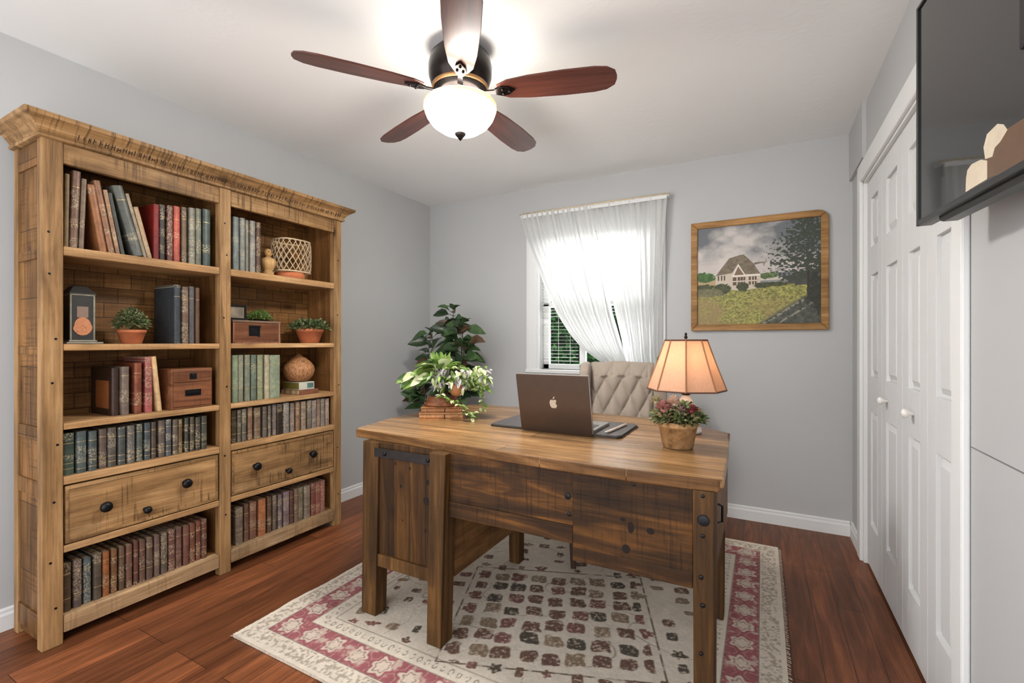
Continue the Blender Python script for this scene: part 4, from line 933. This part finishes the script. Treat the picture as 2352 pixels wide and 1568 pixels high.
M_alus = plain('silver_aluminium', (150, 146, 142), .3, .7, .04)
obj('base', prism(B(), rrect(-.944, -.614, 1.852, 2.085, .012), zf, zf + .013), M_alus, lt, bevel=.002)
obj('keyboard', bx(-.925, -.633, 1.875, 1.985, zf + .0131, zf + .0142), M_black, lt)
obj('trackpad', bx(-.835, -.723, 2.0, 2.072, zf + .0131, zf + .0136), M_pd, lt)
ltA = math.radians(13)
Ml = Matrix.Translation((-.779, 1.848, zf - .010)) @ Matrix.Rotation(ltA, 4, 'X')
bm = prism(B(), rrect(-.166, .166, 0, .262, .012), -.0035, .0035)
bmesh.ops.transform(bm, matrix=Ml @ Matrix.Rotation(PI / 2, 4, 'X'), verts=bm.verts)
lid = obj('lid', bm, M_alu, lt, bevel=.0015)
obj('lid_rim', box(bx(-.1665, .1665, -.0036, .0036, .2585, .2622, M=Ml), .1635, .1668, -.0036, .0036, .01, .2622, M=Ml), M_alus, lid, bevel=.0005)
ap = [(0, .30), (.12, .37), (.28, .38), (.40, .30), (.44, .24), (.34, .14), (.31, .0), (.36, -.12), (.47, -.19), (.40, -.36), (.28, -.50), (.16, -.53), (.02, -.48), (-.12, -.53), (-.26, -.48), (-.40, -.30), (-.46, -.06), (-.44, .16), (-.34, .32), (-.20, .38), (-.08, .35)]
bm = prism(B(), [(x * .036, y * .042) for x, y in ap], 0, .0006)
prism(bm, [(x * .036, y * .042) for x, y in ((.0, .42), (.02, .58), (.12, .70), (.22, .74), (.20, .60), (.12, .48))], 0, .0006)
bmesh.ops.transform(bm, matrix=Ml @ Matrix.Translation((0, -.0036, .135)) @ Matrix.Rotation(PI / 2, 4, 'X'), verts=bm.verts)
obj('apple_emblem', bm, plain('pale_emblem', (190, 176, 158), .3, .2), lid)

# table lamp
lp = thing('table_lamp', 'lit table lamp with a beige panelled shade and white ceramic base on the desk', 'lamp', (-.292, 2.14, ZT))
obj('lamp_base', lathe(B(), [(.060, 0), (.066, .004), (.066, .014), (.058, .03), (.055, .06), (.045, .10), (.030, .135), (.017, .158), (.012, .165)], (0, 0, 0), 36), M_white, lp, smooth=True, w=False)
obj('neck', lathe(B(), [(.012, .160), (.020, .166), (.020, .176), (.008, .182), (.008, .235), (.014, .24), (.014, .262)], (0, 0, 0), 24), M_bronze, lp, smooth=True, w=False)
obj('finial', lathe(B(), [(.004, .404), (.008, .412), (.004, .420), (.006, .428), (.001, .434)], (0, 0, 0), 16), M_bronze, lp, smooth=True, w=False)
bm = B()
for k in range(3): a = 2 * PI * k / 3; tube(bm, [(0, 0, .402), (.081 * math.cos(a), .081 * math.sin(a), .400)], .0015, 5)
tube(bm, [(.013, 0, .25), (.045, 0, .29), (.045, 0, .36), (0, 0, .404)], .0013, 5); tube(bm, [(-.013, 0, .25), (-.045, 0, .29), (-.045, 0, .36), (0, 0, .404)], .0013, 5)
obj('harp', bm, M_bronze, lp, w=False)
t = NT('warm_shade_fabric'); d = t.n('BsdfDiffuse'); tl = t.n('BsdfTranslucent'); mx = t.n('MixShader'); mx.inputs[0].default_value = .62
n = t.noise(t.coord((1, 1, .1)), 260, 2); cc = t.mul(rgba((232, 202, 176)), t.ramp(n, [(.3, G(.92)), (.7, G(1.04))]))
t.l(cc, d.inputs[0]); t.l(cc, tl.inputs[0]); t.l(d.outputs[0], mx.inputs[1]); t.l(tl.outputs[0], mx.inputs[2]); t.l(mx.outputs[0], t.out.inputs[0])
SEG = 8
sh = obj('lamp_shade', lathe(B(), [(.161, .185), (.139, .245), (.119, .30), (.101, .35), (.085, .400)], (0, 0, 0), SEG, cap=False, ang=.14), t.m, lp, w=False, solid=.0015)
M_seam = plain('shade_seam', (146, 96, 62), .8)
bm = B()
for k in range(SEG):
    a = 2 * PI * k / SEG + .14; cs, sn = math.cos(a), math.sin(a)
    tube(bm, [(.1625 * cs, .1625 * sn, .186), (.120 * cs, .120 * sn, .30), (.0865 * cs, .0865 * sn, .399)], .0034, 5)
obj('shade_seams', bm, M_seam, sh, w=False)
M_btr = plain('brown_trim', (92, 58, 42), .8)
for r_, z, th in ((.162, .186, .0035), (.086, .400, .004)):
    bm = tube(B(), [(r_ * math.cos(2 * PI * k / SEG + .14), r_ * math.sin(2 * PI * k / SEG + .14), z) for k in range(SEG)], th, 6, True)
    obj('shade_trim', bm, M_btr, sh, w=False)
eb = NT('lit_bulb'); eb.set(Base_Color=(1, .9, .7, 1), Emission_Color=(1, .80, .56, 1), Emission_Strength=12.5)
obj('bulb', ball(B(), (0, 0, .305), .024, 16, 12, 1.2), eb.m, lp, smooth=True, w=False)

# flower pot
o = thing('flower_pot', 'brown weathered pot of dried pink and green flowers at the right corner of the desk', 'plant', (-.277, 1.822, ZT))
t = NT('mossy_clay'); n = t.noise(t.coord(), 34, 5, .7); t.set(Base_Color=t.ramp(n, [(.32, rgba((112, 82, 48))), (.5, rgba((168, 128, 84))), (.7, rgba((190, 152, 106)))]), Roughness=.85); t.bump(n, .35, .004)
pot(o, .054, .070, .098, t.m, name='clay_pot')
GR = [leaf_mat('sage_leaf', (104, 108, 74), (148, 144, 104)), leaf_mat('fresh_leaf', (64, 96, 44), (106, 138, 72)), leaf_mat('dry_leaf', (134, 118, 84), (170, 150, 112)), leaf_mat('deep_leaf', (34, 52, 30), (62, 84, 48))]
bush(o, 900, (0, 0, .096), (.092, .085, .068), .024, GR, seed=21)
def bloom(o, c, r_, m, n=46, seed=1, name='flower'):
    q_ = random.Random(seed); bm = B()
    for k in range(n):
        d = Vector((q_.gauss(0, 1), q_.gauss(0, 1) - .3, abs(q_.gauss(0, 1)) + .1)).normalized()
        leaf(bm, Vector(c) + d * r_ * .35, d, (0, .3, 1), r_ * .75, r_ * .36, -.1, 0)
    ball(bm, c, r_ * .45, 10, 6)
    obj(name, bm, m, o, w=False, recalc=False)
bloom(o, (-.040, -.055, .145), .032, plain('dusty_pink', (158, 104, 96), .7), seed=2)
bloom(o, (-.008, -.03, .160), .034, plain('pale_peach_bloom', (196, 160, 136), .7), seed=3)
bloom(o, (.052, -.035, .142), .024, plain('crimson_bloom', (122, 44, 46), .7), seed=4)
bloom(o, (-.075, -.01, .165), .026, plain('cream_bloom', (170, 156, 120), .7), seed=6)
bloom(o, (.020, -.050, .138), .022, plain('mauve_bloom', (138, 100, 98), .7), seed=7)

# stacked old books, brown bowl, pots and trailing plant at the left of the desk
ang = math.radians(30); Mc = Vector((-1.462, 1.955, ZT))
def onstack(name, label, cat, z, group=None, dx=0, dy=0, da=0):
    q_ = Matrix.Rotation(ang, 4, 'Z') @ Vector((dx, dy, 0)); return thing(name, label, cat, (Mc.x + q_.x, Mc.y + q_.y, ZT + z), (0, 0, ang + da), group)
for k, (z, h, hw, lab, cc) in enumerate(((0, .032, .112, 'worn tan book at the bottom of the stack under the desk plant', (176, 124, 78)), (.0325, .030, .104, 'worn tan book second from the bottom of the stack under the desk plant', (150, 98, 56)))):
    o = onstack('old_book', lab, 'book', z, 'old books under the desk plant', da=.02 * k)
    m = cover_mat(cc, .35)
    bm = box(box(B(), -hw, hw, -.084, .08, 0, .0035), -hw, hw, -.084, .08, h - .0035, h)
    hexa(bm, [(-hw + .002, -.083 + .006 * (1 - math.sin(PI * j / 6)), .0035 + (h - .007) * j / 6) for j in range(7)] + [(-hw + .002, -.072, h - .0035), (-hw + .002, -.072, .0035)], [(hw - .002, -.083 + .006 * (1 - math.sin(PI * j / 6)), .0035 + (h - .007) * j / 6) for j in range(7)] + [(hw - .002, -.072, h - .0035), (hw - .002, -.072, .0035)])
    obj('cover', bm, m, o, w=False, bevel=.0008)
    for xx in (-.08, .015, .085): obj('spine_rib', bx(xx, xx + .004, -.0845, -.075, .004, h - .004), M_iron if xx == .015 else m, o, w=False, bevel=.0005)
    obj('page_block', bx(-hw + .004, hw - .004, -.076, .076, .0032, h - .0032), M_page, o, w=False)
o = onstack('wooden_bowl', 'low brown wooden bowl planter on top of the book stack on the desk', 'bowl', .063, dx=-.005)
obj('bowl_body', lathe(B(), [(.088, 0), (.093, .004), (.092, .016), (.078, .024), (.084, .03), (.072, .048), (.062, .05)], (0, 0, 0), 36, sy=.8), W_box, o, smooth=True, w=False)
obj('soil', lathe(B(), [(.062, .0502), (.03, .058)], seg=20, sy=.8), M_soil, o, w=False)
VA = [leaf_mat('variegated_green', (84, 118, 46), (146, 172, 88)), leaf_mat('variegated_cream', (176, 186, 132), (214, 216, 178)), leaf_mat('variegated_dark', (50, 78, 38), (92, 122, 62)), leaf_mat('purple_white', (128, 120, 124), (190, 184, 182))]
o = onstack('trailing_houseplant', 'lush variegated green houseplant with trailing vines on the desk', 'plant', .1215, dx=.0)
r_ = random.Random(11); bm = B()
cen = Vector((0, 0, .10))
for k in range(13): tube(bm, [(0, 0, 0), (math.cos(k) * .02, math.sin(k) * .02, .06), (math.cos(k * 2.4) * .07, math.sin(k * 2.4) * .06, .12)], .0028, 5)
for k in range(34):   # broad upper leaves
    a = r_.uniform(0, 2 * PI); e = r_.uniform(.05, 1.1); d = Vector((math.cos(a) * math.cos(e), math.sin(a) * math.cos(e) * .8, math.sin(e)))
    leaf(bm, cen + Vector((d.x * .05, d.y * .05, .02 + .02 * r_.random())), d, (0, 0, 1), r_.uniform(.08, .125), r_.uniform(.05, .07), .35, r_.choice((0, 0, 0, 1, 2)))
for k in range(16):
    a = r_.uniform(-.5, .5); leaf(bm, (r_.uniform(-.03, .03), 0, .13), (a, r_.uniform(-.4, .2), 1.0), (0, -1, 0), r_.uniform(.07, .11), .022, .05, 0)
for k in range(60):   # leaves reaching out left and right
    sgn = r_.choice((-1, -1, 1)); q = r_.uniform(.05, .19); p = cen + Vector((sgn * q, r_.uniform(-.05, .04), r_.uniform(-.02, .03) - q * .15))
    leaf(bm, p, (sgn * .8, r_.uniform(-.6, .4), r_.uniform(-.5, .3)), (0, -1, .5), r_.uniform(.05, .08), .042, .4, r_.choice((0, 2, 1)) if sgn < 0 else r_.choice((0, 0, 1, 2)))
for k in range(110):  # small white and purple leaves in the middle and right
    p = cen + Vector((r_.uniform(-.05, .14), r_.uniform(-.09, -.02), r_.uniform(-.05, .04))); leaf(bm, p, (r_.uniform(-.7, .9), -.6, r_.uniform(-.9, .3)), (0, -.6, 1), r_.uniform(.025, .045), .015, .3, r_.choice((3, 3, 1, 2, 0)))
for k in range(150):
    p = cen + Vector((r_.uniform(.08, .24), r_.uniform(-.08, .03), r_.uniform(-.08, .04))); leaf(bm, p, (r_.uniform(-.5, .9), r_.uniform(-.8, .3), r_.uniform(-.9, .6)), (0, -.5, 1), r_.uniform(.022, .042), .017, .3, r_.choice((0, 0, 1, 1, 3)))
obj('foliage', bm, VA, o, w=False, recalc=False)
bm = B()
vines = ([(.16, -.04, .06), (.20, -.05, .02), (.215, -.05, -.04), (.20, -.06, -.085), (.15, -.07, -.108)], [(.03, -.05, -.01), (.06, -.09, -.025), (.10, -.11, -.045), (.13, -.12, -.085), (.16, -.115, -.112)], [(-.02, -.04, .10), (-.01, -.075, .04), (.0, -.085, .0), (.02, -.09, -.01)])
for vn in vines:
    tube(bm, vn, .0015, 5)
    for a_, b_ in zip(vn, vn[1:]):
        for j in range(5):
            p = Vector(a_).lerp(Vector(b_), j / 5); leaf(bm, p, (r_.uniform(-1, 1), r_.uniform(-1, .2), r_.uniform(-.3, .5)), (0, -.3, 1), .032, .02, .2, r_.choice((0, 0, 1)))
obj('vine', bm, VA, o, w=False, recalc=False)
o = onstack('round_pot', 'small round brown clay pot hung among the leaves of the desk plant', 'pot', .1135, dx=.075, dy=-.035)
obj('pot_body', lathe(B(), [(.012, .0), (.026, .006), (.040, .028), (.045, .055), (.042, .068), (.038, .064)], (0, 0, 0), 28), plain('brown_clay', (164, 108, 64), .6, 0, .15), o, smooth=True, w=False)
obj('soil', lathe(B(), [(.038, .060), (.02, .064)], seg=16), M_soil, o, w=False)

# ------------------------------------------------------------ tall plant in the corner
o = thing('floor_plant', 'tall dark leafy potted plant in the room corner behind the desk', 'plant', (-2.20, 3.04, 0))
pot(o, .12, .16, .30, plain('grey_pot', (96, 92, 88), .7), name='planter')
r_ = random.Random(4); bm = B(); bs = B()
FLM = [leaf_mat('rubber_dark', (30, 46, 30), (52, 72, 44), .3, .1), leaf_mat('rubber_mid', (48, 72, 42), (80, 106, 66), .3, .1), leaf_mat('rubber_red', (62, 44, 34), (96, 74, 56), .35, .1)]
stems = [[(0, 0, .27), (.0, -.02, .7), (.02, 0, 1.1), (.03, 0, 1.43)], [(0, 0, .27), (-.06, 0, .6), (-.15, -.02, .95), (-.17, -.02, 1.25)], [(0, 0, .27), (.07, 0, .7), (.12, -.05, .95), (.20, -.08, 1.16)], [(0, 0, .27), (-.08, -.02, .5), (-.22, -.05, .68), (-.26, -.06, .80)], [(0, 0, .27), (.05, .05, .8), (.10, .02, 1.15), (.12, 0, 1.32)]]
for sidx, stp in enumerate(stems):
    tube(bs, stp, [.007, .006, .005, .003], 7)
    for seg in range(len(stp) - 1):
        a_, b_ = Vector(stp[seg]), Vector(stp[seg + 1]); nn = 9 if seg == 0 else 19
        for j in range(nn):
            p = a_.lerp(b_, (j + .6) / nn)
            if p.z < .55: continue
            t_ = r_.uniform(0, 2 * PI); d = Vector((math.cos(t_), math.sin(t_) * .8 - .25, r_.uniform(-.1, .7)))
            L_ = r_.uniform(.11, .17) * (.85 if p.z > 1.3 else 1); e = p + d.normalized() * .04
            if e.x < -.50: continue
            tube(bs, [tuple(p), tuple(e)], .0018, 4); leaf(bm, e, d, (r_.uniform(-.5, .5), r_.uniform(-1.4, -.2), .7), L_, L_ * .58, .3, r_.choice((0, 0, 1, 1, 2)))
    p = Vector(stp[-1])
    for j in range(4):
        t_ = j * 1.6 + sidx; leaf(bm, p, (math.cos(t_), math.sin(t_) * .7, .9), (0, 0, 1), .10, .045, .3, r_.choice((0, 1)))
obj('stem', bs, plain('plant_stem', (62, 78, 44), .6), o, w=False); obj('leaves', bm, FLM, o, w=False, recalc=False)

# ------------------------------------------------------------ wingback armchair (faces -y in its own frame)
ch = thing('wingback_armchair', 'beige button-tufted wingback armchair behind the desk by the window', 'armchair', (-.735, 2.70, 0), (0, 0, math.radians(12)))
t = NT('beige_linen'); v = t.coord(); n = t.noise(v, 260, 3); n2 = t.noise(v, 6, 2)
t.set(Base_Color=t.mul(t.mul(rgba((160, 147, 134)), t.ramp(n, [(.3, G(.9)), (.7, G(1.06))])), t.ramp(n2, [(.3, G(.95)), (.7, G(1.03))])), Roughness=.95); t.b.inputs['Sheen Weight'].default_value = .2; t.bump(n, .2, .001)
M_lin = t.m
M_dw = plain('dark_walnut_leg', (58, 38, 28), .4)
# tufted back: front face displaced by diamond tufting
def cback(u, s):   # u in [-1,1] across, s in [0,1] up -> (x, y, z) of base surface
    wd = .186 + .012 * s; x = u * wd; z = .42 + .635 * s - .02 * u * u * (s > .5) * s; y = .13 + .10 * s + .02 * (1 - abs(u) ** 3) * 0; return x, y, z
bm = B(); NU, NV = 72, 96; rows = []
tw, tz = .105, .20
for j in range(NV + 1):
    row = []
    for i in range(NU + 1):
        u = -1 + 2 * i / NU; s = j / NV; x, y, z = cback(u, s)
        a = PI * (x / tw + (z - .94) / tz) ; b = PI * (x / tw - (z - .94) / tz)
        h = (abs(math.sin(a / 1.0) * math.sin(b / 1.0)) + 1e-6) ** .32
        edge = min(1, (1 - abs(u)) * 7) ** .5 * min(1, (1 - s) * 9) ** .5
        if s > .86: h = max(h, .0) * .4 + .6 * (abs(math.sin(PI * (x / tw + .5))) + .001) ** .25
        row.append(bm.verts.new((x, y - .042 * h * edge - .012 * edge, z)))
    rows.append(row)
for a, b in zip(rows, rows[1:]):
    for i in range(NU): bm.faces.new((a[i], a[i + 1], b[i + 1], b[i]))
obj('tufted_back', bm, M_lin, ch, smooth=True, w=False)
obj('back_shell', hexa(B(), [(-.19, .125, .30), (.19, .125, .30), (.19, .21, .30), (-.19, .21, .30)], [(-.200, .23, 1.052), (.200, .23, 1.052), (.200, .31, 1.04), (-.200, .31, 1.04)]), M_lin, ch, w=False, bevel=.02)
bm = B(); 
for r0 in range(-3, 6):
    for k in range(-3, 4):
        x = k * tw / 1.0 + (tw / 2 if r0 % 2 else 0); z = .94 + r0 * tz / 2
        if abs(x) < .17 and .45 < z < .97: s = (z - .42) / .635; ball(bm, (x, .13 + .10 * s - .008, z), .008, 10, 6)
obj('tuft_button', bm, M_lin, ch, w=False)
for sgn in (-1, 1):   # wings curling forward
    prof_ = [(.20, 1.05), (.08, 1.045), (.03, 1.00), (.02, .90), (.045, .78), (.03, .70), (-.02, .66), (.12, .60), (.20, .60)]
    bm = B(); xi, xo = sgn * .192, sgn * (.252 if sgn < 0 else .268)
    hexa(bm, [(xi, y + .06, z) for y, z in prof_], [(xo, y + .05, z) for y, z in prof_]); obj('wing', bm, M_lin, ch, w=False, bevel=.022)
    obj('arm', bx(min(sgn * .20, sgn * .28), max(sgn * .20, sgn * .28), -.42, .18, .36, .60), M_lin, ch, w=False, bevel=.035)
    obj('arm_front', bx(min(sgn * .215, sgn * .265), max(sgn * .215, sgn * .265), -.44, -.421, .38, .57), M_dw, ch, w=False, bevel=.006)
obj('seat_cushion', bx(-.199, .199, -.44, .12, .36, .47), M_lin, ch, w=False, bevel=.035)
obj('seat_frame', bx(-.26, .26, -.43, .22, .26, .36), M_lin, ch, w=False, bevel=.015)
for x, y in ((-.21, -.41), (.21, -.41), (-.23, .19), (.23, .19)):
    obj('leg', hexa(B(), [(x - .013, y - .013, .0125), (x + .013, y - .013, .0125), (x + .013, y + .013, .0125), (x - .013, y + .013, .0125)], [(x - .024, y - .024, .262), (x + .024, y - .024, .262), (x + .024, y + .024, .262), (x - .024, y + .024, .262)]), M_dw, ch, w=False, bevel=.003)
obj('carved_finial', ball(B(), (.240, .25, 1.065), .028, 16, 10, 1.3), M_dw, ch, smooth=True, w=False)
